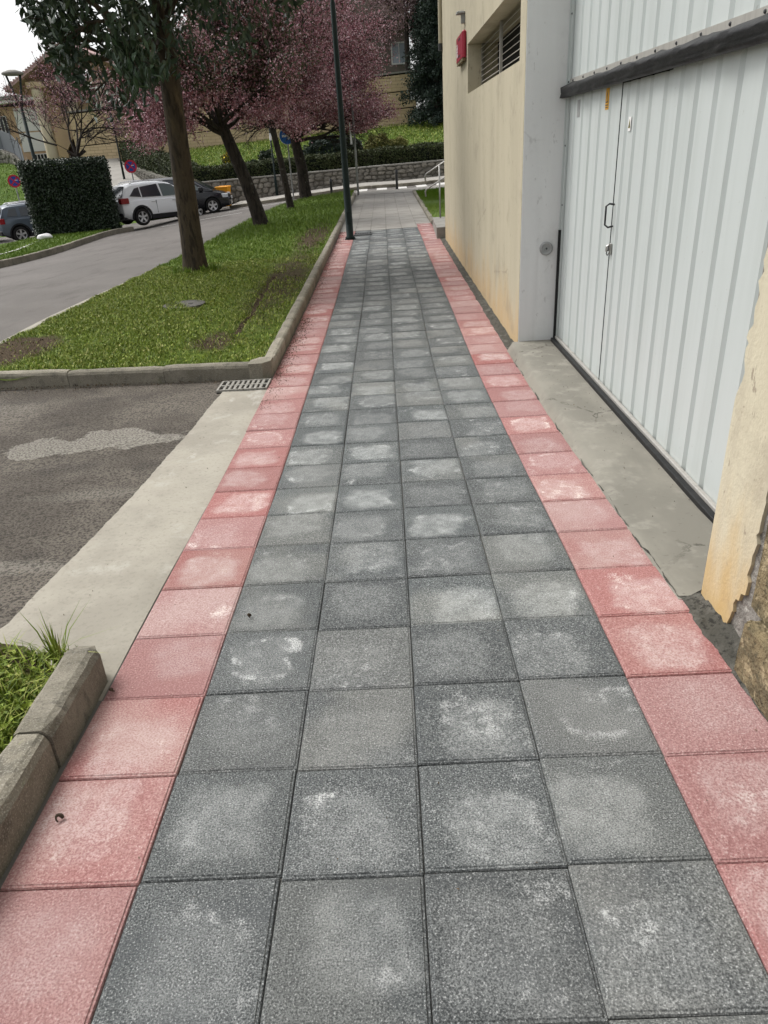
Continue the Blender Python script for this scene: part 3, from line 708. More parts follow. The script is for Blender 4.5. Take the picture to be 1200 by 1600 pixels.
def near_z(X, Y): return g(X, Y) + .085 + .012 * np.sin(X * 9 + Y * 5) - .10 * sst(2.2, 2.5, Y + .25 * np.clip(X + 1.4, -1, 0))
sheet('verge', np.linspace(-4.2, -1.315, 26), np.linspace(-1.2, 2.46, 34), near_z, MT['island'], xf=lambda X, Y: X - np.clip(Y - 2.12, 0, 1) * 1.0 * sst(-2.2, -1.315, X), attr=('bare', lambda X, Y: .25 + 1.2 * sst(2.15, 2.35, Y)))
def lv_z(X, Y): return g(X, Y) + .13 + .12 * sst(-12.2, -14.8, X)
sheet('verge', np.linspace(-17.0, -12.0, 12), np.linspace(8, 33.4, 50), lv_z, MT['grass_far'], xf=lambda X, Y: np.where(X > -12.3, X + .4 * 0 + np.clip(Y - 31.2, 0, 3) * .25, X))
line_strip('white_line', [(-14.35, 31.4), (-13.55, 27.5), (-13.4, 21)], .22, MT['paint'], .235)
sheet('verge', np.linspace(1.3, 14, 10), np.linspace(19.5, 33.0, 16), lambda X, Y: g(X, Y) + .07 + .03 * np.sin(X * 3 + Y), MT['grass_far'])
# grassy bank and ramp behind
sheet('lawn', np.linspace(0, 1, 40), np.linspace(42.4, 58.3, 40), lambda X, Y: right_land(X, Y) + .05 * np.sin(X * .8 + Y * .5), MT['grass_far'], xf=lambda X, Y: bx_line(Y) + .35 + X * (14 - bx_line(Y)))
sheet('grass_bank', np.linspace(-34, -2.7, 34), np.linspace(42.5, 60, 30), lambda X, Y: left_land(X, Y) - .04, MT['grass_far'], xf=lambda X, Y: X + bx_line(Y))
sheet('ramp', np.linspace(-2.7, 0, 5), np.linspace(41.3, 60, 26), lambda X, Y: left_land(X, Y) + .0, MT['slab_light'], xf=lambda X, Y: X + bx_line(Y) + .1)
kb = empty('kerb', kind='structure')

# ------------------------------------------------------------------ garage building on the right
WX = 1.30
gb = empty('garage_building', (WX, 7.35, -.24), label='cream plastered garage building with a wide white corrugated door beside the tiled path', cat='building')
inv = Matrix.Translation((-WX, -7.35, .24))
def part(mb, name, mat, parent=gb, smooth=False):
    mb.v = [tuple(inv @ Vector(p)) for p in mb.v]
    return mb.build(name, mat, parent, smooth)
YC, YE = 7.33, 16.65
mb = MB(); D = .45
oy0, oy1, oz0, oz1 = 7.63, 12.0, 2.365, 2.975
mb.box((WX, YC + .003, -.6), (WX + D, YE, oz0)); mb.box((WX, YC + .003, oz1), (WX + D, YE, 9.0))
mb.box((WX, YC + .003, oz0), (WX + D, oy0, oz1)); mb.box((WX, oy1, oz0), (WX + D, YE, oz1))
mb.box((WX + D, YE - .4, -.6), (12, YE, 9.0))
part(mb, 'cream_wall', MT['cream'])
mb = MB(); mb.box((WX + .004, YC - .012, -.6), (1.76, YC, 9.0)); part(mb, 'pilaster', MT['pilaster'])
mb = MB(); mb.box((WX + D - .02, oy0 - .1, oz0 - .1), (WX + D + .5, oy1 + .1, oz1 + .1)); part(mb, 'interior_shade_box', MT['black'])  # solid black box behind the louvres, the room's shade painted as colour
mb = MB(); mb.box((1.36, -4, 9.0), (12, 16.5, 9.3)); mb.box((1.76, 2.2, 2.3), (12, 7.3, 9.0)); part(mb, 'upper_wall', MT['cream'])
# louvres
lg = empty('louvre_grille', (0, 0, 0), parent=gb)
GXp = 1.475
mb = MB(); mb.box((GXp - .012, 9.98, oz0 + .004), (GXp + .022, 10.02, oz1 - .004)); part(mb, 'mullion', MT['aluminium'], lg)
mb = MB(); mb.box((GXp + .02, oy0 + .003, oz0 + .003), (GXp + .05, oy0 + .03, oz1 - .003)); part(mb, 'side_frame', MT['aluminium'], lg)
mb = MB(); mb.box((GXp + .02, oy1 - .03, oz0 + .003), (GXp + .05, oy1 - .003, oz1 - .003)); part(mb, 'side_frame', MT['aluminium'], lg)
n_sl = 8
for ya, yb in ((oy0 + .01, 9.975), (10.025, oy1 - .01)):
    for i in range(n_sl):
        z = oz0 + .045 + i * (oz1 - oz0 - .05) / n_sl
        mb = MB(); mb.box((-.016, ya, -.0025), (.016, yb, .0025), 0, T(GXp + .02, 0, z + .018) @ RY(R(-35)))
        part(mb, 'slat', MT['aluminium'], lg)
# garage door -----------------------------------------------------------------
DX = 1.70
gd = empty('garage_door', (0, 0, 0), parent=gb)
def corrugated(y0, y1, z0, z1, ribs, x=DX, depth=.018, wb=.066, wt=.024):
    """one folded sheet: flats with grooves centred on the ribs"""
    pts = [(x, y0)]
    for yc in sorted(ribs):
        if yc - wb / 2 <= y0 + .002 or yc + wb / 2 >= y1 - .002: continue
        pts += [(x, yc - wb / 2), (x + depth, yc - wt / 2), (x + depth, yc + wt / 2), (x, yc + wb / 2)]
    pts.append((x, y1)); n = len(pts)
    vs = [(a, b, z0) for a, b in pts] + [(a, b, z1) for a, b in pts]
    return MB().add(vs, [(i + 1, i, n + i, n + i + 1) for i in range(n - 1)])
ribs = [7.10, 6.83, 6.56, 6.27, 6.0, 5.52, 5.25, 4.98, 4.62, 4.41, 4.15, 3.88, 3.62, 3.35, 3.08, 2.81]
ribs = [7.09, 6.82, 6.55, 6.28, 6.01, 5.60, 5.40, 5.14, 4.88, 4.62, 4.39, 4.14, 3.88, 3.62, 3.36, 3.10, 2.84]
zs, zt = -.125, 2.06
for nm, ya, yb in (('fixed_panel', 5.745, 7.30), ('wicket_door', 4.79, 5.735), ('fixed_panel', 2.3, 4.78)):
    zz = zt if nm == 'fixed_panel' else 2.03
    p = part(corrugated(ya, yb, zs, zz, ribs, DX + (.004 if nm == 'wicket_door' else 0)), nm, MT['door'], gd)
mb = MB(); mb.box((DX + .034, 2.3, -.13), (DX + .05, 7.3, 4.5)); part(mb, 'door_backing', MT['black'], gd)
part(corrugated(2.3, 7.30, 2.135, 4.4, [7.0 - .265 * i for i in range(18)]), 'upper_panel', MT['door'], gd)
mb = MB(); mb.box((DX - .014, 2.3, 2.13), (DX + .002, 7.26, 2.172)); part(mb, 'bottom_rail', MT['aluminium'], gd)
for i in range(14):
    mb = MB(); mb.lathe([(.0001, .010), (.007, .008), (.011, 0)], 6, T(DX - .013, 7.15 - i * .345, 2.152) @ RY(R(-90))); part(mb, 'bolt', MT['dark_steel'], gd)
# frame posts at the left of the door
mb = MB(); mb.box((DX - .035, YC - .030, -.13), (DX + .03, YC - .0125, 4.4)); mb.box((DX - .02, YC - .062, -.13), (DX - .002, YC - .0305, 4.4)); part(mb, 'door_frame', MT['door'], gd)
for i in range(9):
    mb = MB(); mb.lathe([(.0001, .008), (.006, .006), (.009, 0)], 6, T(DX - .021, YC - .046, .15 + i * .5) @ RY(R(-90))); part(mb, 'bolt', MT['dark_steel'], gd)
mb = MB(); mb.box((DX - .045, YC - .050, -.128), (DX - .022, YC - .0325, .93)); part(mb, 'side_seal', MT['rubber'], gd)
# drooping rubber weather seal over the joint
mb = MB(); ys_ = np.linspace(2.25, 7.40, 70); vs = []
for i, y in enumerate(ys_):
    w = .006 * math.sin(y * 9.1) + .004 * math.sin(y * 23 + 1) + .003 * math.sin(y * 41)
    e = .014 * sst(.18, 0, 7.40 - y)
    pr = [(DX + .004, 2.135), (DX - .040 + w, 2.132 + w), (DX - .078 + w, 2.112), (DX - .088 - w, 2.085 + w), (DX - .070 + w, 2.068), (DX - .082 + w, 2.046 + w - e), (DX - .062, 2.028), (DX - .02, 2.032), (DX + .004, 2.036)]
    for a, b in pr: vs.append((a, y, b))
m_ = 9; fs = [(i * m_ + k, i * m_ + k + 1, (i + 1) * m_ + k + 1, (i + 1) * m_ + k) for i in range(len(ys_) - 1) for k in range(m_ - 1)]
fs.append(tuple((len(ys_) - 1) * m_ + k for k in range(m_ - 1, -1, -1)))
mb.add(vs, fs); part(mb, 'rubber_seal', MT['rubber'], gd, True)
# sill rail
mb = MB(); mb.box((1.625, 2.3, -.13), (1.665, 7.27, -.098), .004); part(mb, 'sill_seal', MT['rubber'], gd)
mb = MB(); mb.box((1.668, 2.3, -.13), (DX - .003, 7.27, -.082), .004); part(mb, 'sill_rail', MT['aluminium'], gd)
# handle and lock on the wicket
mb = MB(); yh = 5.70; mb.tube([(DX, yh, 1.255), (DX - .035, yh + .004, 1.262), (DX - .055, yh + .02, 1.245), (DX - .055, yh + .02, 1.115), (DX - .035, yh + .004, 1.098), (DX, yh, 1.105)], .0072, 8)
part(mb, 'door_handle', MT['dark_steel'], gd, True)
mb = MB(); mb.box((DX - .012, yh - .022, .905), (DX + .001, yh + .014, .985), .003); mb.tube([(DX - .018, yh - .004, .975), (DX - .032, yh + .002, .965), (DX - .034, yh + .004, .925)], .008, 6); part(mb, 'door_lock', MT['steel'], gd)
mb = MB(); mb.box((DX - .010, yh + .028, .925), (DX + .001, yh + .050, .972)); mb.tube([(DX - .014, yh + .042, .932), (DX - .02, yh + .042, .905), (DX - .014, yh + .030, .893), (DX - .010, yh + .02, .908)], .004, 6); part(mb, 'hasp', MT['dark_steel'], gd)
# stickers
def sticker(y, z, w, h, mat, marks, nm='warning_sticker'):
    mb = MB(); mb.box((DX - .0030, y - w / 2, z - h / 2), (DX - .0006, y + w / 2, z + h / 2)); s = part(mb, nm, mat, gd)
    return s
s1 = sticker(6.09, 1.955, .085, .14, MT['yellow'], 0)
mb = MB()
mb.prism([(DX - .0036, 6.125, 1.93), (DX - .0036, 6.055, 1.93), (DX - .0036, 6.09, 2.005)], (-.0008, 0, 0)); mb.box((DX - .0044, 6.055, 1.91), (DX - .0036, 6.125, 1.918)); mb.box((DX - .0044, 6.06, 1.895), (DX - .0036, 6.12, 1.902))
part(mb, 'warning_triangle', MT['dark_steel'], gd)
mb = MB(); mb.prism([(DX - .0046, 6.110, 1.938), (DX - .0046, 6.070, 1.938), (DX - .0046, 6.09, 1.985)], (-.0006, 0, 0)); part(mb, 'warning_mark', MT['yellow'], gd)
sticker(5.50, 1.775, .055, .085, MT['house_white'], 0)
mb = MB(); mb.prism([(DX - .0036, 5.522, 1.75), (DX - .0036, 5.478, 1.75), (DX - .0036, 5.50, 1.805)], (-.0008, 0, 0)); part(mb, 'warning_triangle', MT['bush_yellow'], gd)
mb = MB(); mb.prism([(DX - .0046, 5.512, 1.755), (DX - .0046, 5.488, 1.755), (DX - .0046, 5.50, 1.785)], (-.0006, 0, 0)); part(mb, 'warning_mark', MT['dark_steel'], gd)
sticker(6.95, 1.93, .09, .13, MT['galv'], 0)
# threshold
mb = MB(); ys_ = np.linspace(2.575, YC - .014, 60); vs = []
for y in ys_:
    w = .003 * math.sin(y * 8) + .0015 * math.sin(y * 21) + .0015 * math.sin(y * 47)
    zt0 = gz(1.2, y); zt_ = max(-.130, zt0 + .010); hs = max(.004, zt_ - zt0)
    for p in ((1.184 + w * .3, zt0 - .012), (1.190 + w * .5, zt0 + .004), (1.226 + w * .6, zt0 + max(.007, hs * .62 + w * .3)), (1.246 + w * .7, zt_ - .0025), (1.45, zt_ + .0005), (1.70, zt_)): vs.append((p[0], y, p[1]))
fs = [(i * 6 + k, i * 6 + k + 1, (i + 1) * 6 + k + 1, (i + 1) * 6 + k) for i in range(len(ys_) - 1) for k in range(5)]
mb.add(vs, fs); part(mb, 'threshold', MT['threshold'], gb, True)
# near pillar: rough core, plaster skin with ragged edges, stone base
mb = MB(); mb.box((1.296, -3, -.5), (1.72, 2.56, 9.0)); part(mb, 'pillar_core', MT['grey_render'])
rr = random.Random(5)
def jag(a, b, n, amp):
    out = []
    for i in range(n):
        t = i / n; out.append((a[0] + (b[0] - a[0]) * t + rr.gauss(0, amp), a[1] + (b[1] - a[1]) * t + rr.gauss(0, amp)))
    return out
# outline in (y, z) of the plaster that is left, running up the right edge and down the door edge
ol = [(2.20, 9.0)] + jag((2.20, 2.6), (2.228, .60), 26, .004) + jag((2.228, .56), (2.236, .16), 12, .007) + jag((2.245, .14), (2.29, .06), 4, .006) + jag((2.30, .05), (2.318, -.03), 4, .006) + jag((2.33, -.075), (2.36, -.10), 3, .006) + jag((2.40, -.10), (2.548, -.10), 5, .008)
ol += [(2.572, -.09), (2.572, .30), (2.573, .70), (2.572, .80)] + jag((2.545, .82), (2.548, 1.2), 14, .010) + jag((2.535, 1.24), (2.53, 1.75), 16, .012) + jag((2.56, 1.8), (2.57, 2.3), 8, .004) + [(2.572, 2.4), (2.572, 9.0)]
poly = [(1.296, a, b) for a, b in ol]
mb = MB().prism(poly, (-.013, 0, 0)); part(mb, 'plaster_skin', MT['cream_pillar'])
mb = MB(); mb.box((1.289, 2.560, -.3), (1.72, 2.573, .80)); mb.box((1.30, 2.560, 2.35), (1.72, 2.573, 9.0)); part(mb, 'plaster_skin', MT['cream_pillar'])
stones = [((1.215, 1.45, -.4), (1.34, 2.095, .135)), ((1.215, .80, -.4), (1.34, 1.44, .125)), ((1.215, -.2, -.4), (1.34, .79, .13)),
          ((1.262, 1.42, .145), (1.34, 2.165, .60)), ((1.268, .60, .15), (1.34, 1.41, .60)), ((1.272, 1.70, .612), (1.34, 2.13, 1.0)), ((1.268, .9, .61), (1.34, 1.69, 1.02))]
for lo, hi in stones:
    mb = MB().box(lo, hi, .014); o = part(mb, 'stone', MT['brown_stone'])
    bm = bmesh.new(); bm.from_mesh(o.data)
    bmesh.ops.subdivide_edges(bm, edges=bm.edges[:], cuts=3, use_grid_fill=True)
    for v in bm.verts: v.co += Vector((rr.gauss(0, .004), rr.gauss(0, .003), rr.gauss(0, .003)))
    bm.to_mesh(o.data); bm.free()
# downpipe on the far corner
mb = MB(); mb.tube([(WX - .035, YE - .06, 3.5), (WX - .035, YE - .06, 9)], .04, 8); part(mb, 'downpipe', MT['cream'])
mb = MB(); mb.tube([(WX - .035, YE - .06, 3.38), (WX - .035, YE - .06, 3.5)], .05, 8); part(mb, 'pipe_shoe', MT['dark_steel'])
# things fixed to the wall
ab = empty('alarm_box', (WX, 12.58, 2.99), label='dark red wall box with a white vertical mark fixed high on the cream wall', cat='alarm box')
mb = MB(); mb.box((-.065, -.46, -.155), (-.002, .46, .18), .02); mb.build('housing', MT['red_plastic'], ab)
mb = MB(); mb.box((-.06, -.43, -.195), (-.008, .43, -.157)); mb.build('lower_lens', MT['brown_stone'], ab)
for zz in (-.11, .10):
    mb = MB(); mb.box((-.069, -.14, zz), (-.0645, .10, zz + .022)); mb.build('vent_slot', MT['dark_steel'], ab)
for dz, hh in ((-.09, .05), (-.03, .025), (.005, .04), (.055, .018)):
    mb = MB(); mb.box((-.0675, .24, dz), (-.0645, .37, dz + hh)); mb.build('white_mark', MT['white_plastic'], ab)
wl = empty('wall_lamp', (WX, 12.4, 3.42), label='small dim lamp bracket above the red wall box', cat='wall lamp')
mb = MB(); mb.box((-.12, -.09, -.03), (-.002, .09, .0), .01); mb.build('shade', MT['galv'], wl)
mb = MB(); mb.box((-.05, -.05, -.14), (-.002, .05, -.031)); mb.build('bracket', MT['galv'], wl)
cp_ = empty('pipe_cap', (1.55, YC - .012, .765), label='round grey metal cap set in the plaster beside the garage door', cat='pipe cap')
mb = MB(); mb.lathe([(.0001, .018), (.040, .018), (.044, .022), (.058, .022), (.062, .016), (.064, -.02)], 24, RX(R(90))); mb.build('flange', MT['galv'], cp_, True)
mb = MB(); mb.lathe([(.0001, .025), (.008, .024), (.010, .018)], 10, RX(R(90))); mb.build('screw', MT['dark_steel'], cp_)
mb = MB(); mb.lathe([(.024, .0178), (.027, .021), (.030, .0178)], 20, RX(R(90))); mb.build('ring', MT['galv'], cp_)
# concrete end block with handrail beyond the building
bk = MB(); z0 = gz(1.2, 17.3)
bk.prism([(1.13, 17.0, z0 - .3), (1.62, 17.0, z0 - .3), (1.62, 19.6, z0 - .3), (1.205, 19.6, z0 - .3)], (0, 0, .3 + .235))
tag(bk.build('concrete_block', MT['granite']), 'low grey concrete block at the corner past the cream wall', 'block')
hr = empty('handrail', (1.42, 19.4, gz(1.4, 19.4)), label='two bar steel handrail rising behind the corner of the cream building', cat='handrail')
z1 = gz(1.4, 19.4)
mb = MB(); mb.tube([(-.03, 0, .1), (-.03, 0, 1.40)], .02, 8); mb.build('post', MT['steel'], hr, True)
mb = MB(); mb.tube([(1.1, -.55, .1), (1.1, -.55, 2.25)], .024, 8); mb.build('post', MT['steel'], hr, True)
for zz, nm in ((1.38, 'upper_rail'), (1.03, 'lower_rail')):
    mb = MB(); mb.tube([(-.37, .18, zz - .32), (-.38, .18, zz - .20), (-.35, .165, zz - .15), (-.03, 0, zz + .03), (1.6, -.8, zz + 1.0)], .019, 8); mb.build(nm, MT['steel'], hr, True)

# ------------------------------------------------------------------ plants
def cards(name, P, size, mat, parent=None, aspect=.5, normal=None, droop=0.0, seed=1, bend=.25):
    """leaf shaped faces (two triangles folded along the midrib) at the points P"""
    r = np.random.default_rng(seed); P = np.asarray(P, float); n = len(P)
    size = np.broadcast_to(np.asarray(size, float), (n,)) * r.uniform(.7, 1.3, n)
    u = r.normal(size=(n, 3))
    if droop: u[:, 2] -= droop
    u /= np.linalg.norm(u, axis=1)[:, None]
    w = r.normal(size=(n, 3)) if normal is None else normal + r.normal(size=(n, 3)) * .55
    v = np.cross(w, u); v /= np.linalg.norm(v, axis=1)[:, None] + 1e-9
    k = np.cross(u, v)
    a = u * (size / 2)[:, None]; b = v * (size * aspect / 2)[:, None]; c = k * (size * aspect * bend)[:, None]
    V = np.stack([P - a, P + b + c, P + a, P - b + c], 1).reshape(-1, 3)
    i = np.arange(n)[:, None] * 4
    F = np.concatenate([i + [0, 1, 2], i + [0, 2, 3]], 1).reshape(-1)
    return np_mesh(name, V, 3, F, mat, parent)

def blades(name, P, h, w, mat, parent=None, seed=1, lean=.45):
    r = np.random.default_rng(seed); n = len(P); P = np.asarray(P, float)
    h = np.broadcast_to(np.asarray(h, float), (n,)) * r.uniform(.55, 1.4, n)
    a = r.uniform(0, 2 * PI, n); d = np.stack([np.cos(a), np.sin(a), np.zeros(n)], 1); s = np.stack([-np.sin(a), np.cos(a), np.zeros(n)], 1)
    ww = (np.broadcast_to(np.asarray(w, float), (n,)) * r.uniform(.7, 1.3, n))[:, None]
    L = (np.abs(r.normal(0, lean, n)) * h)[:, None]; up = np.array([0, 0, 1.0])
    m = P + up * (h * .55)[:, None] + d * L * .35; t = P + up * (h * .92)[:, None] + d * L
    V = np.stack([P - s * ww / 2, P + s * ww / 2, m + s * ww * .4, m - s * ww * .4, t], 1).reshape(-1, 3)
    i = np.arange(n)[:, None] * 5
    F = np.concatenate([i + [0, 1, 2], i + [0, 2, 3], i + [3, 2, 4]], 1).reshape(-1)
    o = np_mesh(name, V, 3, F, mat, parent); return o

def scatter(n, x0, x1, y0, y1, keep, zf, seed):
    r = np.random.default_rng(seed); X = r.uniform(x0, x1, n); Y = r.uniform(y0, y1, n)
    k = keep(X, Y, r.uniform(0, 1, n)); X, Y = X[k], Y[k]
    return np.stack([X, Y, zf(X, Y)], 1)

def isl_grass_z(X, Y): return isl_z(X, Y) - .004
def on_isl(X, Y): return (X > isl_left(Y) + .10) & (X < -1.34) & (Y > 7.08 + .12 * np.clip(-1.3 - X, 0, 5) * .5)
def lawn_keep(X, Y, q):
    cl = .5 + .5 * np.sin(X * 3.1 + 1.7 * np.sin(Y * 2.2)) * np.sin(Y * 2.7 + 1.3 * np.sin(X * 2.6))
    return on_isl(X, Y) & (q > np.clip(bare(X, Y) * 1.1, 0, .93)) & (q * .9 < .45 + .55 * cl)
P = scatter(120000, -5.2, -1.3, 7.05, 15.0, lawn_keep, isl_grass_z, 3)
tag(blades('grass', P, .034, .0075, MT['blade'], seed=3, lean=.8), kind='stuff')
P = scatter(9000, -5.2, -1.3, 7.05, 15.0, lawn_keep, lambda X, Y: isl_z(X, Y) + .02, 5)
tag(cards('clover_leaves', P, .026, MT['blade'], None, .9, np.array([0, 0, 1.0]), 0, 5), kind='stuff')
P = scatter(60000, -5.2, -1.3, 15.0, 34.5, lambda X, Y, q: on_isl(X, Y) & (q > np.clip(bare(X, Y) * 1.1, 0, .9)), isl_grass_z, 4)
hgt = .05 + .07 * sst(17, 24, P[:, 1])
tag(blades('grass', P, hgt, .012, MT['blade_lush'], seed=4, lean=.6), kind='stuff')
# tall tufts at the kerb and round the trunks
def tuft_pts(spots, n, rad, zf, seed):
    r = np.random.default_rng(seed); out = []
    for x, y in spots:
        q = np.abs(r.normal(0, rad, n)); a = r.uniform(0, 2 * PI, n); out.append(np.stack([x + q * np.cos(a), y + q * np.sin(a)], 1))
    o = np.concatenate(out); return np.stack([o[:, 0], o[:, 1], zf(o[:, 0], o[:, 1])], 1)
P = tuft_pts([(-3.62 + .38 * math.cos(a), 13.97 + .38 * math.sin(a)) for a in np.linspace(0, 6.1, 9)] + [(-3.73 + .3 * math.cos(a), 23.15 + .3 * math.sin(a)) for a in np.linspace(0, 6, 6)], 60, .07, lambda X, Y: isl_z(X, Y), 8)
tag(blades('grass', P, .10, .009, MT['blade_lush'], seed=8, lean=.6), kind='stuff')
# near patch
P = scatter(24000, -3.2, -1.33, .6, 2.34, lambda X, Y, q: (X < -1.345 - .02 * np.sin(Y * 15)) & (q > .25 * (Y > 2.2)), lambda X, Y: near_z(X, Y), 9)
tag(blades('grass', P, .045, .0055, MT['blade'], seed=9, lean=1.1), kind='stuff')
P = scatter(5000, -3.2, -1.33, .6, 2.3, lambda X, Y, q: X < -1.36, lambda X, Y: near_z(X, Y) + .028, 10)
tag(cards('clover_leaves', P, .024, MT['blade'], None, .85, np.array([0, 0, 1.0]), 0, 10), kind='stuff')
def tuft(x, y, n, h, lab, seed):
    P = tuft_pts([(x, y)], n, .022, lambda X, Y: near_z(X, Y) - .01, seed)
    t = blades('grass_tuft', P, h, .0055, MT['blade'], seed=seed, lean=.75); tag(t, lab, 'grass tuft')
tuft(-1.43, 2.30, 60, .165, 'tall spiky grass tuft growing at the far end of the near kerb', 21)
tuft(-1.86, 2.28, 40, .12, 'grass tuft spreading at the left picture edge on the concrete apron', 22)
tuft(-1.40, 1.60, 34, .10, 'grass tuft flopping over the joint of the two near kerb stones', 23)
# verges further off
P = scatter(16000, -15.5, -12.05, 20, 33.3, lambda X, Y, q: (X < -12.1 + .25 * np.clip(Y - 31.2, 0, 3)), lambda X, Y: lv_z(X, Y), 12)
tag(blades('grass', P, .09, .016, MT['blade_lush'], seed=12, lean=.6), kind='stuff')
P = scatter(30000, 1.28, 5.5, 19.8, 32.95, lambda X, Y, q: ~((X < 1.66) & (Y < 19.75)), lambda X, Y: g(X, Y) + .06, 13)
tag(blades('grass', P, .16, .014, MT['blade_lush'], seed=13, lean=.45), kind='stuff')
P = scatter(30000, -14, 8, 43.4, 58, lambda X, Y, q: X > bx_line(Y) + 1.2, lambda X, Y: right_land(X, Y) + .03, 14)
tag(blades('grass', P, .10, .04, MT['blade'], seed=14, lean=.8), kind='stuff')
P = scatter(20000, -34, -12, 43, 60, lambda X, Y, q: X < bx_line(Y) - 2.8, lambda X, Y: left_land(X, Y) - .03, 15)
tag(blades('grass', P, .10, .04, MT['blade_lush'], seed=15, lean=.8), kind='stuff')
# crumbs and dead leaves along the kerb and the walls
r_ = np.random.default_rng(31)
Y = np.concatenate([r_.uniform(6.6, 19.5, 1500), r_.uniform(5.8, 9.5, 900)]); X = -1.185 + np.abs(r_.normal(0, .09, len(Y)))
A = np.stack([X, Y, g(X, Y) + .006], 1)
X2 = r_.uniform(-1.2, 1.2, 420); Y2 = np.concatenate([r_.uniform(1.2, 16, 260), r_.uniform(1.0, 4.5, 160)]); A2 = np.stack([X2, Y2, g(X2, Y2) + .004], 1)
X3 = r_.uniform(-4.3, -1.3, 500); Y3 = 6.93 - np.abs(r_.normal(0, .10, 500)) + .05 * (-X3 - 1.3); A3 = np.stack([X3, Y3, g(X3, Y3) - .012], 1)
X4 = r_.uniform(-4.5, -1.3, 250); Y4 = r_.uniform(2.5, 6.8, 250); A4 = np.stack([X4, Y4, g(X4, Y4) - .004], 1)
X5 = r_.uniform(1.28, 1.62, 120); Y5 = r_.uniform(2.6, 7.2, 120); A5 = np.stack([X5, Y5, np.full(120, -.126)], 1)
tag(cards('leaf_litter', np.concatenate([A, A2, A3, A4, A5]), np.concatenate([np.full(len(A), .016), np.concatenate([np.full(260, .009), np.full(160, .0045)]), np.full(500, .02), np.full(250, .012), np.full(120, .010)]), MT['litter'], None, .5, np.array([0, 0, 1.0]), 0, 31), kind='stuff')
P = scatter(2600, -5.0, -1.4, 7.3, 20, lambda X, Y, q: on_isl(X, Y) & (bare(X, Y) > q * .9), lambda X, Y: isl_z(X, Y) + .006, 33)
tag(cards('leaf_litter', P, .03, MT['litter'], None, .5, np.array([0, 0, 1.0]), 0, 33), kind='stuff')
# single curled bits lying on the tiles
def curl(x, y, rz, s, lab):
    pts = [(math.cos(a) * s * (1 - a * .07), math.sin(a) * s * (1 - a * .07), .006 + .012 * math.sin(a * .8)) for a in np.linspace(0, 4.0, 9)]
    mb = MB().tube(pts, [.004, .006, .006, .005, .005, .004, .003, .003, .002], 6)
    o = mb.build('curled_twig', MT['litter'], None, True); o.location = (x, y, gz(x, y) + .002); o.rotation_euler = (0, 0, rz); tag(o, lab, 'twig')
curl(-1.11, 1.52, .5, .011, 'curled brown twig on the red tile next to the near kerb')
curl(-1.155, 2.13, 2.0, .010, 'small curled bit on the red tile just past the near kerb end')
curl(-.70, 2.60, 1.0, .008, 'tiny dark curl on the fourth grey tile of the left column')

# trees -------------------------------------------------------------------------
def limb(rr, p, d, L, r0, r1, n, wob, up):
    pts = [p.copy()]; rad = [r0]; d = d.normalized(); q = p.copy()
    for i in range(n):
        d = (d + Vector((rr.gauss(0, wob), rr.gauss(0, wob), rr.gauss(0, wob) + up))).normalized()
        q = q + d * (L / n); pts.append(q.copy()); rad.append(r0 + (r1 - r0) * (i + 1) / n)
    return pts, rad, d
def grow(rr, mb, p, d, L, r, lev, twigs, spread=.7, wob=.12, up=.03, kids=(3, 4), shrink=.68, n=5, sides=6, minr=.006):
    pts, rad, dd = limb(rr, p, d, L, r, max(minr, r * .55), n, wob, up)
    mb.tube(pts, rad, max(4, sides - (2 if lev < 2 else 0)), cap=False)
    if lev == 0:
        twigs.extend(pts[1:]); return
    if lev == 1: twigs.extend(pts[2:])
    for k in range(rr.randint(*kids)):
        t = rr.uniform(.35, 1.0); i = min(len(pts) - 2, int(t * (len(pts) - 1)))
        base = pts[i].lerp(pts[i + 1], t * (len(pts) - 1) - i)
        ax = Vector((rr.gauss(0, 1), rr.gauss(0, 1), rr.gauss(0, 1))).normalized()
        nd = (dd + ax * spread).normalized()
        grow(rr, mb, base, nd, L * shrink * rr.uniform(.75, 1.15), rad[i] * .62, lev - 1, twigs, spread, wob, up, kids, shrink, n, sides, minr)
    grow(rr, mb, pts[-1], dd, L * shrink, rad[-1], lev - 1, twigs, spread, wob, up, kids, shrink, n, sides, minr)

def trunk_mesh(mb, pts, rad, flare, sides=14, seed=1):
    """a trunk with root flare and uneven flutes"""
    rr = random.Random(seed); ph = [rr.uniform(0, 6.28) for _ in range(3)]
    P = [Vector(p) for p in pts]; n = len(P); m = 44; vs = []
    for i in range(m + 1):
        t = i / m * (n - 1); k = min(n - 2, int(t)); c = P[k].lerp(P[k + 1], t - k); r0 = rad[k] + (rad[k + 1] - rad[k]) * (t - k)
        h = c.z - P[0].z; fl = 1 + flare * math.exp(-max(0, h) / .22)
        for s in range(sides):
            a = 2 * PI * s / sides
            q = r0 * fl * (1 + .07 * math.sin(2 * a + ph[0] + h * .6) + .05 * math.sin(3 * a + ph[1] - h * .9) + .05 * flare * math.exp(-max(0, h) / .3) * 4 * math.sin(5 * a + ph[2]) + rr.gauss(0, .018))
            vs.append((c.x + q * math.cos(a), c.y + q * math.sin(a), c.z))
    fs = [(i * sides + s, i * sides + (s + 1) % sides, (i + 1) * sides + (s + 1) % sides, (i + 1) * sides + s) for i in range(m) for s in range(sides)]
    mb.add(vs, fs)

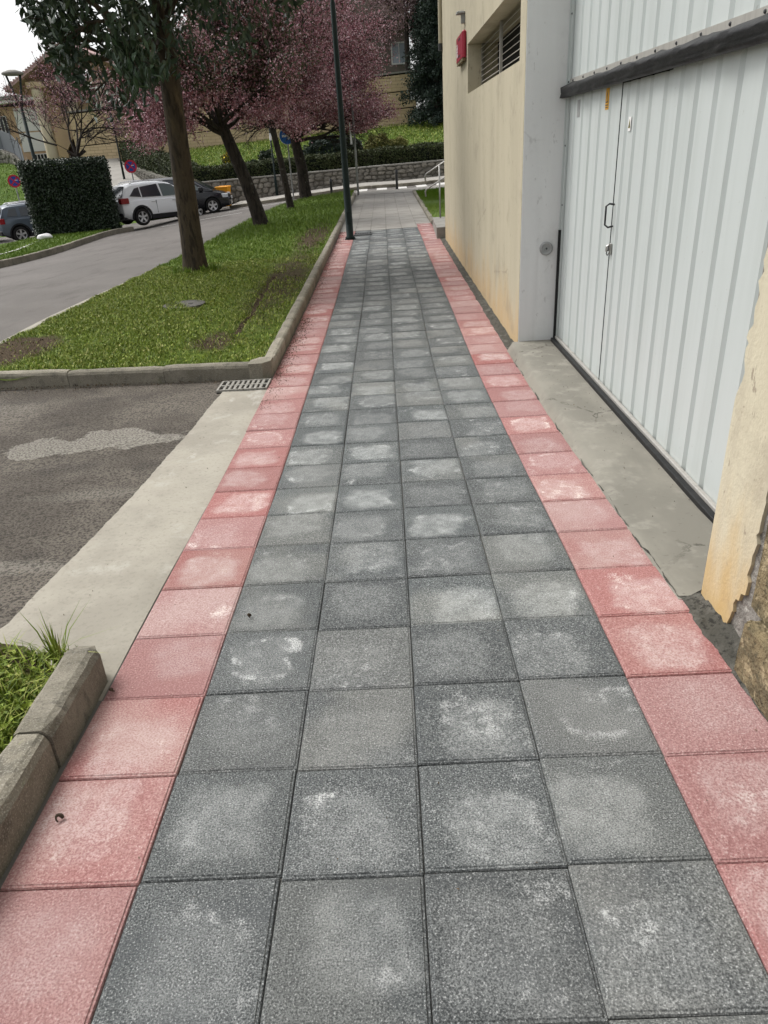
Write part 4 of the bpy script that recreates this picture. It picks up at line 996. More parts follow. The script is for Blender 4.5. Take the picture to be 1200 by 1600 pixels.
# the near evergreen with long drooping leaves
rr = random.Random(41)
bx, by = -3.62, 13.97; z0 = gz(bx, by)
t1 = empty('evergreen_tree', (bx, by, z0), label='big brown trunked evergreen with long drooping leaves nearest on the grass island', cat='tree')
mb = MB(); tw = []
tp = [(0, 0, -.1), (.01, 0, .5), (.03, .02, 1.4), (.06, .02, 2.4), (.11, .0, 3.3), (.16, 0, 4.0)]
trunk_mesh(mb, tp, [.195, .187, .18, .177, .178, .15], .5, 30, 3)
fork = Vector((.11, 0, 3.2))
for d, L, r, z in [((-1, -.25, .42), 2.0, .075, 3.4), ((-.55, -.9, .35), 1.7, .06, 3.6), ((.45, -.1, 1), 1.7, .07, 3.8), ((-.8, .7, .5), 1.9, .07, 3.6), ((.3, .6, 1), 1.7, .07, 3.8), ((.1, -.2, 1), 1.9, .12, 3.9), ((-1, .2, .25), 1.8, .045, 3.3), ((.2, -.6, 1), 1.5, .06, 3.8), ((-.4, -.3, 1), 1.8, .09, 3.8), ((-.9, -.6, .32), 1.9, .05, 3.5), ((-.7, -.1, .75), 1.9, .07, 3.8)]:
    grow(rr, mb, Vector((.1, 0, z)), Vector(d), L, r, 3, tw, .75, .13, -.02, (2, 3), .66, 5, 6, .005)
def crown_floor(x, y, z):      # lowest height of this crown on its street side
    k = 13.5 / max(6.0, y + by); return np.interp((x + bx) * k, [-7.2, -6.2, -5.85, -5.5, -5.2, -4.8, -4.0], [5.4, 4.9, 4.5, 3.9, 3.3, 2.7, 2.6]), (z + z0 - 1.72) * k + 1.72
def _keep(f):
    x = sum(mb.v[i][0] for i in f) / len(f); y = sum(mb.v[i][1] for i in f) / len(f); z = sum(mb.v[i][2] for i in f) / len(f)
    if math.hypot(x - .1, y) < .4: return True
    a_, b_ = crown_floor(x, y, z); return b_ > a_ + .05
mb.f = [f for f in mb.f if _keep(f)]
mb.build('trunk', MT['bark'], t1, True)
def near_tw(tw, n, sd, seed, flat=1.0):
    r = np.random.default_rng(seed); T_ = np.array([tuple(p) for p in tw]); i = r.integers(0, len(T_), n)
    return T_[i] + r.normal(0, sd, (n, 3)) * [1, 1, flat]
L1 = near_tw(tw, 27000, .13, 42); L1[:, 2] -= np.abs(np.random.default_rng(1).normal(0, .12, len(L1)))
_q = np.random.default_rng(2).normal(0, .14, len(L1)); _u = np.random.default_rng(4).uniform(0, 1, len(L1)); _k = 13.5 / (L1[:, 1] + by); _x = (L1[:, 0] + bx) * _k
_zmin = np.interp(_x, [-7.2, -6.2, -5.85, -5.5, -5.2, -4.8, -4.0, -3.67, -3.27, -2.6, -1.9, -1.2, -.5], [5.4, 4.9, 4.5, 3.9, 3.3, 2.65, 2.6, 2.9, 3.05, 3.2, 3.25, 3.5, 4.2]) - z0
L1 = L1[((L1[:, 2] + z0 - 1.72) * _k + 1.72 - z0 > _zmin + _q) & (_u > .45 * sst(-2.4, -1.4, _x))]
_r3 = np.random.default_rng(6); _n = 2600
Xt = np.stack([_r3.uniform(-1.25, 1.9, _n), _r3.uniform(-1.1, .4, _n), _r3.uniform(3.15, 5.0, _n)], 1)
Xt = Xt[(Xt[:, 2] > 3.2 + .22 * np.abs(Xt[:, 0]) + .25 * np.sin(Xt[:, 0] * 5 + Xt[:, 1] * 4)) & (np.sin(Xt[:, 0] * 6.1 + 1.3 * np.sin(Xt[:, 2] * 5)) + _r3.normal(0, .5, _n) > -.45)]
L1 = np.concatenate([L1, Xt])
key = L1[:, 1] * 1.0 + L1[:, 2] * 1.6
order = np.argsort(key); near_leaves, rest = L1[order[:280]], L1[order[280:]]
fo = cards('foliage', rest, .165, MT['leaf_dark'], t1, .36, None, 1.1, 43); fo['kind'] = 'stuff'
# the lowest, nearest leaves one by one
mbl = MB(); a, b, c = .085, .029, .010
mbl.add([(-a, 0, 0), (-a * .3, b, c), (a * .45, b * .8, c * .6), (a, 0, -.02), (a * .45, -b * .8, c * .6), (-a * .3, -b, c), (0, 0, 0)], [(0, 6, 1), (1, 6, 2), (2, 6, 3), (3, 6, 4), (4, 6, 5), (5, 6, 0)])
leaf_mat = mk('large_leaf', (0.034, 0.062, 0.030), .42, [(30, None, .45, .65, (0.022, 0.042, 0.022), .7)], spec=.4, rand=.45)
leaf_me = mbl.mesh('leaf'); leaf_me.materials.append(leaf_mat)
rl = random.Random(5)
for p in near_leaves:
    o = bpy.data.objects.new('leaf', leaf_me); COL.objects.link(o); o.parent = t1; o.location = p
    o.rotation_euler = (rl.gauss(0, .5), rl.gauss(1.0, .45), rl.uniform(0, 6.28)); s = rl.uniform(.75, 1.25); o.scale = (s, s, s)

def plum(name_seed, base, lean, trunk_h, r0, limbs, lev, size, npetal, label, sd=.10, L0=1.5, extra_leaf=0, spread=.75, zcut=2.6):
    rr = random.Random(name_seed); bx, by = base; z0 = gz(bx, by)
    t = empty('blossom_tree', (bx, by, z0), label=label, cat='tree', group='trees on the grass island')
    mb = MB(); tw = []
    lv = Vector(lean)
    pts = [(0, 0, -.1)] + [tuple(lv * (k / 4) ** 1.1 + Vector((rr.gauss(0, .02), rr.gauss(0, .02), trunk_h * k / 4))) for k in range(1, 5)]
    trunk_mesh(mb, pts, [r0 * 1.08, r0, r0 * .94, r0 * .92, r0 * .8], .4, 12, name_seed)
    top = Vector(pts[-1])
    for d, L, r in limbs:
        grow(rr, mb, top - Vector((0, 0, rr.uniform(0, .25))), Vector(d), L * L0, r, lev, tw, spread, .12, .0, (2, 4), .70, 5, 6, .005)
    mb.build('trunk', MT['bark_dark'], t, True)
    P = near_tw(tw, npetal, sd, name_seed + 1); P = P[P[:, 2] + z0 > zcut + .25 * np.sin(P[:, 0] * 2.3 + P[:, 1]) + .45 * (P[:, 0] + bx < -3.1) * (by > 30)]
    f = cards('blossom', P, size, MT['blossom'], t, .8, None, 0, name_seed + 2); f['kind'] = 'stuff'
    if extra_leaf:
        P = near_tw(tw, extra_leaf, .14, name_seed + 5); P = P[P[:, 2] > trunk_h + .7]
        f = cards('young_leaves', P, .10, MT['leaf_olive'], t, .4, None, .6, name_seed + 6); f['kind'] = 'stuff'
    return t
plum(51, (-3.73, 23.15), (-.85, 0, 0), 2.9, .20, [((-1, -.3, .65), .95, .10), ((.5, .2, 1), 1.0, .12), ((-.35, .5, 1), 1.0, .12), ((1, -.5, .8), .9, .08), ((-.7, -.8, .45), .9, .07), ((.2, -.9, .8), .85, .08), ((-1, .6, .3), .95, .06), ((.9, .6, .55), .8, .07), ((-.2, .1, 2.0), 1.4, .10), ((.6, .2, 1.8), 1.4, .09)], 4, .055, 68000,
     'dark trunked tree leaning left with pink blossom, second on the grass island', .14, 1.35, 40000, zcut=2.2)
plum(61, (-3.46, 28.61), (-.50, 0, 0), 3.6, .125, [((-.4, -.3, 1), .8, .07), ((.6, .1, .9), .8, .06), ((-.8, .4, .6), .8, .05), ((.4, -.8, .7), .8, .05), ((-.9, -.5, .3), .8, .04), ((.9, .4, .4), .8, .05), ((.3, 0, 2.2), 1.5, .07), ((-.5, .2, 2.0), 1.4, .06), ((.8, -.2, 1.7), 1.4, .06)], 4, .06, 62000,
     'slender trunked pink blossom tree, third on the grass island', .15, 1.4, 12000, zcut=3.0)
plum(71, (-3.44, 34.3), (-.30, 0, 0), 2.6, .24, [((-.6, -.2, .9), 1.1, .13), ((.5, -.3, 1), 1.15, .14), ((1, .1, .75), 1.2, .11), ((.2, .8, 1), 1.0, .11), ((-1, .3, .6), 1.0, .09), ((1, -.4, .35), 1.2, .08), ((.1, -1, .8), 1.0, .09), ((.9, .6, .9), 1.2, .10), ((1, -.1, 1.3), 1.2, .10), ((.7, .2, 1.6), 1.3, .12), ((1, .3, 1.1), 1.3, .10), ((.5, 0, 2.2), 1.8, .12), ((1, .1, 1.8), 1.8, .11), ((-.2, .2, 2.2), 1.7, .1), ((1.1, -.1, 1.4), 1.6, .09)], 4, .062, 135000,
     'stout trunked tree with dense pink blossom, last on the grass island', .16, 1.5, 2500)
# a blossom tree further left, across the street, shows only its crown and thin limbs
def bg_tree(name, base, z0, h, r0, limbs, lev, mat, size, n, label, sd, L0, seed, bark='bark_dark', asp=.7, cat='tree', lean=(0, 0, 0), leafname='blossom', group=None, zcut=None):
    rr = random.Random(seed); t = empty(name, (base[0], base[1], z0), label=label, cat=cat, group=group)
    mb = MB(); tw = []; lv = Vector(lean)
    pts = [tuple(lv * (k / 4) + Vector((0, 0, -.15 + (h + .15) * k / 4))) for k in range(5)]
    trunk_mesh(mb, pts, [r0, r0 * .95, r0 * .9, r0 * .85, r0 * .8], .3, 9, seed)
    for d, L, r in limbs: grow(rr, mb, Vector(pts[-1]), Vector(d), L * L0, r, lev, tw, .75, .13, .0, (2, 4), .70, 4, 5, .008)
    if zcut: mb.f = [q for q in mb.f if mb.v[q[0]][2] > zcut - .9 or math.hypot(*mb.v[q[0]][:2]) < .35]
    mb.build('trunk', MT[bark], t, True)
    Pq = near_tw(tw, n, sd, seed + 1)
    if zcut: Pq = Pq[Pq[:, 2] > zcut + .7 * np.sin(Pq[:, 0] * 2.1)]
    f = cards(leafname, Pq, size, MT[mat], t, asp, None, 0, seed + 2); f['kind'] = 'stuff'
    return t
ring = [((math.cos(a), math.sin(a), rr.uniform(.4, 1.0)), 1.0, .08) for a in np.linspace(0, 5.6, 8)]
bg_tree('blossom_tree', (-14.0, 36.4), gz(-14.0, 36.4), 3.3, .13, [((-.8, -.2, .9), 1.05, .06), ((-.5, .4, 1.1), 1.0, .06), ((.3, -.3, 1.2), 1.0, .06), ((.9, .1, .95), 1.1, .06), ((.6, -.4, 1.1), 1.0, .05), ((-.2, .6, 1.3), 1.0, .06), ((1, .3, .75), 1.1, .045)], 4, 'blossom', .060, 14000, 'airy pink blossom tree rising behind the square dark hedge', .14, 1.75, 81, zcut=4.7)
bg_tree('blossom_tree', (2.2, 60.5), 6.2, 3.4, .2, ring, 4, 'blossom_pale', .12, 26000, 'pale blossom tree standing above the sandstone wall on the right', .25, 1.9, 91)
# dark conifer beside the building corner
cz = 3.3; ct = empty('conifer_tree', (4.0, 56.2, cz), label='tall dark conifer behind the corner of the cream wall', cat='tree')
mb = MB(); trunk_mesh(mb, [(0, 0, -.2), (0, 0, 3), (.1, 0, 7), (.1, 0, 12)], [.3, .26, .18, .05], .3, 9, 5)
rc = np.random.default_rng(95); pts = []
for k in range(190):
    z = rc.uniform(.3, 11.5); a = rc.uniform(0, 2 * PI); L = (2.7 - .13 * z) * rc.uniform(.6, 1.1)
    p0 = Vector((.05, 0, z)); d = Vector((math.cos(a), math.sin(a), -.12)); e = p0 + d * L
    mb.tube([p0, p0.lerp(e, .5) + Vector((0, 0, .12)), e], [.04, .025, .01], 4, cap=False)
    m = 190; t = rc.beta(2.0, 1.2, m)
    q = np.array(p0)[None] + np.outer(t, np.array(d) * L) + rc.normal(0, .20, (m, 3)) * [1, 1, .8]; q[:, 2] -= .15 * t ** 2
    pts.append(q)
mb.build('trunk', MT['bark_dark'], ct)
f = cards('foliage', np.concatenate(pts), .20, MT['conifer'], ct, .45, None, .4, 96); f['kind'] = 'stuff'
ct2 = copy_tree(ct); ct2.location = (4.4, 62.0, 3.2); ct2.rotation_euler = (0, 0, 2.1); ct2['label'] = 'second dark conifer seen between the sandstone wall end and the tall conifer'

# hedges: a near-black solid core with leaves on and just under its faces
def leaf_box(name, corners, z0, z1, n, size, mat, parent, seed, top_f=.3, rough=.06, asp=.55):
    """corners: 4 ground points in order; z0/z1 functions of position along the first edge (0..1)"""
    r = np.random.default_rng(seed); C = np.array(corners, float); out = []; nor = []
    ed = [(0, 1), (1, 2), (2, 3), (3, 0)]; Ls = [np.linalg.norm(C[b] - C[a]) for a, b in ed]; tot = sum(Ls)
    cen = C.mean(0)
    for (a, b), L in zip(ed, Ls):
        m = int(n * (1 - top_f) * L / tot); t = r.uniform(0, 1, m); p = C[a] + np.outer(t, C[b] - C[a])
        nn = np.array([(C[b] - C[a])[1], -(C[b] - C[a])[0]]); nn /= np.linalg.norm(nn)
        if nn @ (C[a] - cen) < 0: nn = -nn
        u = ((p - C[0]) @ (C[1] - C[0])) / ((C[1] - C[0]) @ (C[1] - C[0])); u = np.clip(u, 0, 1)
        z = z0(u) + (z1(u) - z0(u)) * r.uniform(0, 1, m)
        off = r.normal(0, rough, m) + rough * 1.2 * np.sin(t * L * 4.1 + z * 3.3) * np.sin(z * 2.7 + t * L)
        out.append(np.column_stack([p + np.outer(off, nn), z])); nor.append(np.tile([nn[0], nn[1], .5], (m, 1)))
    m = int(n * top_f); s, t = r.uniform(0, 1, m), r.uniform(0, 1, m)
    p = C[0] + np.outer(s, C[1] - C[0]) + np.outer(t, C[3] - C[0])
    out.append(np.column_stack([p, z1(s) + r.normal(0, rough, m)])); nor.append(np.tile([0, 0, 1.0], (m, 1)))
    return cards(name, np.concatenate(out), size, mat, parent, asp, np.concatenate(nor), 0, seed + 1)
def core_box(name, corners, z0, z1, inset, parent, n=10):
    C = np.array(corners, float); cen = C.mean(0); mb = MB(); vs = []
    for k in range(n + 1):
        u = k / n
        for a, b in ((0, 1), (3, 2)):
            p = C[a] + (C[b] - C[a]) * u; d = cen - p; p = p + d / np.linalg.norm(d) * inset * 1.2
            vs += [(p[0], p[1], float(z0(np.array(u)))), (p[0], p[1], float(z1(np.array(u))) - inset)]
    fs = []
    for k in range(n):
        o = k * 4; q = o + 4; fs += [(o, q, q + 1, o + 1), (o + 1, q + 1, q + 3, o + 3), (o + 2, o + 3, q + 3, q + 2)]
    fs += [(0, 1, 3, 2), (n * 4, n * 4 + 2, n * 4 + 3, n * 4 + 1)]
    return mb.add(vs, fs).build(name, MT['hedge_core'], parent)
HC = [(-14.95, 32.4), (-11.75, 33.6), (-12.35, 35.0), (-15.5, 33.9)]
hb = empty('hedge', (-13.3, 33.4, gz(-13.3, 33.4)), label='huge dark green square clipped laurel hedge between the two parked cars', cat='hedge')
loc = [(a + 13.3, b - 33.4) for a, b in HC]; zh = gz(-13.3, 33.4)
hz0 = lambda u: -.1 + .12 + (.02 + .2 * u); hz1 = lambda u: 2.02 + 1.02 + 0.0 * u
core_box('hedge_core', loc, lambda u: -.3 + 0 * u, hz1, .14, hb)
f = leaf_box('foliage', loc, hz0, hz1, 30000, .085, MT['hedge_leaf'], hb, 101, .22, .05); f['kind'] = 'stuff'
# long clipped hedge above the rubble wall
wall_top = lambda x: .96 + .024 * x
C1 = [(-10.7, 42.25), (9, 42.25), (9, 43.25), (-10.5, 43.25)]
lh = empty('hedge', (0, 0, 0), label='long low clipped hedge running along the top of the rubble wall', cat='hedge')
hx0 = lambda u: .62 + .024 * (-10.7 + 19.7 * u); hx1 = lambda u: wall_top(-10.7 + 19.7 * u) + .74 + .01 * (-10.7 + 19.7 * u) + .03 * np.sin(u * 60)
core_box('hedge_core', C1, hx0, hx1, .12, lh, 20)
f = leaf_box('foliage', C1, hx0, hx1, 42000, .10, MT['hedge_long'], lh, 111, .3, .05); f['kind'] = 'stuff'
def rampwall_top(Y): return np.interp(Y, [41.5, 48, 56, 60], [.72, 1.21, 1.82, 2.2])
Ya, Yb = 43.0, 58.5
C2 = [(float(bx_line(Ya)) + .35, Ya), (float(bx_line(Yb)) + .35, Yb), (float(bx_line(Yb)) + 1.6, Yb), (float(bx_line(Ya)) + 1.5, Ya)]
rh = empty('hedge', (0, 0, 0), label='clipped hedge climbing beside the ramp towards the columned building', cat='hedge')
rx0 = lambda u: rampwall_top(Ya + (Yb - Ya) * u) - .3; rx1 = lambda u: rampwall_top(Ya + (Yb - Ya) * u) + .75 + .5 * u
core_box('hedge_core', C2, rx0, rx1, .12, rh, 12)
f = leaf_box('foliage', C2, rx0, rx1, 22000, .11, MT['hedge_long'], rh, 121, .3, .06); f['kind'] = 'stuff'
# bushes on the lawn
def bush(x, y, z, rx, ry, rz, n, size, mat, label, seed, flower=0, asp=.6):
    r = np.random.default_rng(seed); t = empty('bush', (x, y, z), label=label, cat='bush')
    mb = MB(); rr = random.Random(seed)
    for k in range(7):
        a = rr.uniform(0, 6.28); mb.tube([(0, 0, -.1), (rx * .3 * math.cos(a), ry * .3 * math.sin(a), rz * .5), (rx * .6 * math.cos(a), ry * .6 * math.sin(a), rz * rr.uniform(.8, 1.3))], [.03, .02, .01], 5)
    mb.build('stems', MT['bark_dark'], t)
    d = r.normal(size=(n, 3)); d /= np.linalg.norm(d, axis=1)[:, None]
    lump = 1 + .22 * np.sin(d[:, 0] * 5 + seed) * np.sin(d[:, 2] * 6 + 2) + .15 * np.sin(d[:, 1] * 9 + d[:, 2] * 7)
    p = d * (r.uniform(.45, 1.0, n) ** .5 * lump)[:, None] * [rx, ry, rz] + [0, 0, rz * .85]; p = p[p[:, 2] > .02]
    f = cards('foliage', p, size, MT[mat], t, asp, None, 0, seed + 1); f['kind'] = 'stuff'
    if flower:
        k = r.integers(0, len(p), flower); f = cards('flowers', p[k] * 1.08, .12, MT['flower_yellow'], t, .9, None, 0, seed + 3); f['kind'] = 'stuff'
def lz(x, y): return float(right_land(x, y))
bush(-3.3, 46, lz(-3.3, 46), 1.15, 1.0, .72, 7000, .12, 'conifer', 'large dark bush on the lawn just above the long hedge', 131)
bush(-1.9, 46.4, lz(-1.9, 46.4), .8, .8, .55, 4000, .12, 'hedge_leaf', 'dark green bush between the grey pole and the large dark bush', 134)
bush(-.2, 45.3, lz(-.2, 45.3), .75, .7, .66, 5000, .11, 'bush_yellow', 'yellow green bush behind the grey sign pole', 137)
bush(.9, 46.0, lz(.9, 46.0), .6, .6, .45, 3000, .10, 'bush_yellow', 'smaller yellowish bush at the right of the yellow green one', 138)
bush(-9.0, 46.5, lz(-9, 46.5), .42, .42, .45, 1800, .10, 'bush_yellow', 'small bush with yellow flowers on the lawn', 140, 120)
bush(-6.9, 47, lz(-6.9, 47), .45, .45, .40, 2200, .10, 'hedge_leaf', 'small round dark bush on the lawn left of the thin post', 143)
bush(-7.5, 46, lz(-7.5, 46), .42, .35, .22, 1200, .10, 'hedge_leaf', 'low dark bush beside the small round one on the lawn', 146)

# ------------------------------------------------------------------ rubble retaining wall along the street
rw = empty('rubble_wall', (0, 0, 0), label='grey rubble stone retaining wall with a flat coping along the far pavement', cat='wall')
def stone_me(seed):
    r = random.Random(seed); n = r.randint(6, 8); pts = []
    for i in range(n):
        a = 2 * PI * i / n + r.gauss(0, .16); q = r.uniform(.82, 1.08)
        # squarish outline
        cx, cy = math.cos(a), math.sin(a); m = max(abs(cx), abs(cy)) ** .75
        pts.append((cx / m * .5 * q, cy / m * .5 * q))
    vs = [(x, .0, y) for x, y in pts] + [(x * .86 + r.gauss(0, .01), -.07 - r.uniform(0, .02), y * .84 + r.gauss(0, .01)) for x, y in pts]
    vs.append((r.gauss(0, .08), -.10, r.gauss(0, .08)))
    fs = []
    for i in range(n):
        j = (i + 1) % n; fs += [(i, j, n + j, n + i), (n + i, n + j, 2 * n)]
    fs = [tuple(reversed(f)) for f in fs]
    me = bpy.data.meshes.new('stone'); me.from_pydata(vs, [], fs); me.update(); me.materials.append(MT['rubble']); return me
stone_mes = [stone_me(s) for s in range(12)]
xs_ = np.linspace(-10.75, 12, 40); mb = MB()
vs = []; 
for x in xs_:
    zt_ = float(wall_top(x)) - .06; z0 = gz(x, 41.5) - .3
    vs += [(x, 41.56, z0), (x, 41.56, zt_), (x, 42.1, zt_), (x, 42.1, z0)]
fs = []
for i in range(len(xs_) - 1):
    o = i * 4; q = o + 4; fs += [(o, q, q + 1, o + 1), (o + 1, q + 1, q + 2, o + 2)]
fs.append((0, 1, 2, 3)); mb.add(vs, fs).build('mortar_backing', MT['rubble_mortar'], rw)
rr = random.Random(17)
x = -10.75; cnt = 0
rows = 4
for r in range(rows):
    x = -10.8 + r * .09
    while x < 5.4:
        w = rr.uniform(.22, .52); xc = x + w / 2
        zb0 = gz(xc, 41.5) + .04; zt_ = float(wall_top(xc)) - .07; hh = (zt_ - zb0) / rows
        o = bpy.data.objects.new('stone', rr.choice(stone_mes)); COL.objects.link(o); o.parent = rw
        o.location = (xc, 41.575, zb0 + (r + .5) * hh + rr.gauss(0, .018)); o.scale = (w * 1.02, rr.uniform(.7, 1.3), hh * rr.uniform(.85, 1.2))
        o.rotation_euler = (0, rr.gauss(0, .12), 0); cnt += 1; x += w * .97
mb = MB(); n = 16
for i in range(18):
    a = -10.85 + i * 1.25; b = a + 1.235; mb = MB(); c = (a + b) / 2
    mb.box((-.6175, 0, -.035), (.6175, .62, .035), .01, T(c, 41.49, wall_top(c) - .02) @ RY(-math.atan(.024)) @ RX(rr.gauss(0, .01)))
    mb.build('coping_stone', MT['granite'], rw)
# the part that turns up beside the ramp
rw2 = empty('rubble_wall', (0, 0, 0), label='rubble stone wall climbing away beside the ramp behind the white car', cat='wall')
mb = MB(); vs = []; Ys = np.linspace(41.55, 60, 30)
for y in Ys:
    xw = float(bx_line(y)); zt_ = float(rampwall_top(y)); z0 = float(left_land(xw, y)) - .3
    vs += [(xw, y, z0), (xw, y, zt_), (xw + .5, y, zt_), (xw + .5, y, z0)]
fs = []
for i in range(len(Ys) - 1):
    o = i * 4; q = o + 4; fs += [(q, o, o + 1, q + 1), (q + 1, o + 1, o + 2, q + 2)]
fs.append((0, 1, 2, 3)); mb.add(vs, fs).build('mortar_backing', MT['rubble_mortar'], rw2)
mbs = MB()
for r in range(4):
    y = 41.6 + r * .1
    while y < 59.5:
        w = rr.uniform(.25, .55); yc = y + w / 2; xw = float(bx_line(yc)); z0 = float(left_land(xw, yc)) + .02; hh = (float(rampwall_top(yc)) - z0 - .03) / 4
        me = rr.choice(stone_mes); M4 = T(xw + .02, yc, z0 + (r + .5) * hh) @ RZ(R(-62.5)) @ RY(rr.gauss(0, .1)) @ Matrix.Diagonal((w, 1, max(.05, hh), 1))
        mbs.add([M4 @ v.co for v in me.vertices], [tuple(reversed(p.vertices)) if False else tuple(p.vertices) for p in me.polygons]); y += w * .97
o = mbs.build('wall_stones', MT['rubble'], rw2); o['kind'] = 'stuff'

# ------------------------------------------------------------------ tall sandstone wall and what stands on it
sw = empty('sandstone_wall', (0, 58.4, 0), label='tall banded sandstone wall of large panels at the top of the lawn', cat='wall')
def sbase(x): return 3.15 + .044 * x - (.0 if x > -13 else .0)
xa, xb, npan = -22.4, 2.62, 8
pw = (xb - xa) / npan
mb = MB(); vs = []
for x in (xa, xb): vs += [(x, .14, sbase(x) - 1.0), (x, .14, sbase(x) + 3.16), (x, .6, sbase(x) + 3.16), (x, .6, sbase(x) - 1.0)]
mb.add(vs, [(0, 4, 5, 1), (1, 5, 6, 2), (2, 6, 7, 3), (0, 1, 2, 3), (7, 6, 5, 4)]).build('backing', MT['black'], sw)
for i in range(npan):
    for k in range(3):
        a = xa + i * pw + .012; b = xa + (i + 1) * pw - .012
        mb = MB(); vs = []
        for x in (a, b):
            z = sbase(x) + k * 1.05 - (.8 if k == 0 else 0); zt_ = sbase(x) + k * 1.05 + .985
            vs += [(x, 0, z), (x, 0, zt_), (x, .138, zt_), (x, .138, z)]
        mb.add(vs, [(0, 4, 5, 1), (1, 5, 6, 2), (2, 6, 7, 3), (3, 7, 4, 0), (0, 1, 2, 3), (7, 6, 5, 4)]).build('panel', MT['sandstone'], sw)
mb = MB(); vs = []
for x in (xa - .1, xb + .12): vs += [(x, -.1, sbase(x) + 3.18), (x, -.1, sbase(x) + 3.28), (x, .7, sbase(x) + 3.28), (x, .7, sbase(x) + 3.18)]
mb.add(vs, [(0, 4, 5, 1), (1, 5, 6, 2), (3, 7, 4, 0), (2, 6, 7, 3), (0, 1, 2, 3), (7, 6, 5, 4)]).build('coping', MT['granite'], sw)
wp = empty('wall_plaque', (2.35, 58.36, sbase(2.35) + 1.72), label='small white plaque with a grey oval at the right end of the sandstone wall', cat='plaque')
mb = MB(); mb.box((-.17, -.03, -.24), (.17, .02, .24)); mb.build('plate', MT['sign_white'], wp)
mb = MB(); mb.lathe([(.0001, .0), (.10, .0), (.10, -.006)], 14, Matrix.Translation((0, -.034, .07)) @ RX(R(90)) @ Matrix.Diagonal((1, 1.3, 1, 1))); mb.build('oval_mark', MT['dark_steel'], wp)
# grey block of flats above
ap = empty('apartment_building', (-5, 66, 0), label='dull grey stuccoed block of flats hidden behind the pink blossom', cat='building')
mb = MB(); mb.box((-9.5, 0, 4.5), (7.3, 9, 17)); mb.box((-17, 2, 4.5), (-9.5, 9, 10.5)); mb.build('wall', MT['stucco'], ap)
for sa, sb in ((4.6, 8.3), (-9.6, -2.0)):
    mb = MB(); mb.box((sa, -1.2, 10.35), (sb, -.004, 10.6)); mb.build('balcony_slab', MT['stucco'], ap)
for wx, wzs in ((-8, (11.6,)), (-2, (11.6,)), (4.0, (12.6,)), (6.75, (7.6,))):
    for wz in wzs:
        mb = MB()
        for lo, hi in (((-.62, -.06, 0), (-.52, .03, 1.5)), ((.52, -.06, 0), (.62, .03, 1.5)), ((-.52, -.06, 1.4), (.52, .03, 1.5)), ((-.52, -.06, 0), (.52, .03, .1)), ((-.03, -.05, .1), (.03, .03, 1.4))): mb.box(lo, hi)
        mb.v = [(a + wx, b - .01, c + wz) for a, b, c in mb.v]; w = mb.build('window', MT['house_white'], ap)
        mb = MB(); mb.box((wx - .52, -.03, wz + .1), (wx + .52, -.012, wz + 1.4)); mb.build('pane', MT['window_glass'] if wx > 3 else MT['window_dark'], w)
# left: ochre building with round columns and a pointed doorway
ob = empty('columned_building', (-24.1, 63, 2.35), label='ochre building with stout round columns and a pointed dark doorway', cat='building')
mb = MB()
dw, dh, da = .62, .75, 1.55     # doorway half width, springing height, apex height
dx0 = -.15
mb.prism([(-1.5, 0, -1), (dx0 - dw, 0, -1), (dx0 - dw, 0, dh), (dx0, 0, da), (dx0 + dw, 0, dh), (dx0 + dw, 0, -1), (2.3, 0, -1), (2.3, 0, 5.2), (-1.5, 0, 5.2)], (0, .5, 0))
mb.box((2.3, .02, -1), (7.5, 6, 6.8)); mb.box((-1.45, .6, -1), (2.2, 6, 5.0)); mb.build('wall', MT['arch_wall'], ob)
d = MB().prism([(dx0 - dw, .3, -.2), (dx0 + dw, .3, -.2), (dx0 + dw, .3, dh), (dx0, .3, da), (dx0 - dw, .3, dh)], (0, .08, 0)).build('door', MT['door_wood'], ob)
mb = MB(); mb.box((.18, .27, .2), (.22, .295, .5)); mb.build('handle', MT['galv'], d)
for cx in (-1.35, 1.05, 3.5, 5.2):
    mb = MB(); mb.lathe([(.46, -.6), (.46, .1), (.43, .3), (.40, 4.3), (.44, 4.6), (.44, 4.9)], 14, T(cx, -1.6, 0)); mb.build('column', MT['column_stone'], ob, True)
mb = MB(); mb.box((-1.9, -2.1, 4.9), (7, -1.1, 5.3)); mb.build('beam', MT['arch_wall'], ob)
rf = MB(); rf.prism([(-3.3, -2.6, 4.7), (1.6, -2.6, 7.4), (7.4, -2.6, 4.9), (7.4, -2.6, 5.1), (1.6, -2.6, 7.62), (-3.3, -2.6, 4.92)], (0, 8, 0)); rfo = rf.build('roof', MT['roof_pink'], ob)
for k in range(24):
    t = k / 23.0
    mb = MB(); y0 = -2.64
    a = Vector((-3.3, 0, 4.92)).lerp(Vector((1.6, 0, 7.62)), t); mb.tube([(a.x, y0, a.z + .02), (a.x, y0 + 7.9, a.z + .02)], .09, 6); mb.build('tile_row', MT['roof_pink'], rfo)
mb = MB(); mb.tube([(2.15, -.08, -.6), (2.15, -.08, 5.0)], .07, 8); mb.build('downpipe', MT['dark_steel'], ob)
for (wx, wz) in ((3.4, 3.6), (5.0, 3.6)):
    mb = MB(); mb.box((wx - .45, -.05, wz - .8), (wx + .45, .015, wz + .8)); w = mb.build('window', MT['house_white'], ob)
    mb = MB(); mb.box((wx - .36, -.07, wz - .7), (wx + .36, -.052, wz + .7)); mb.build('pane', MT['window_dark'], w)
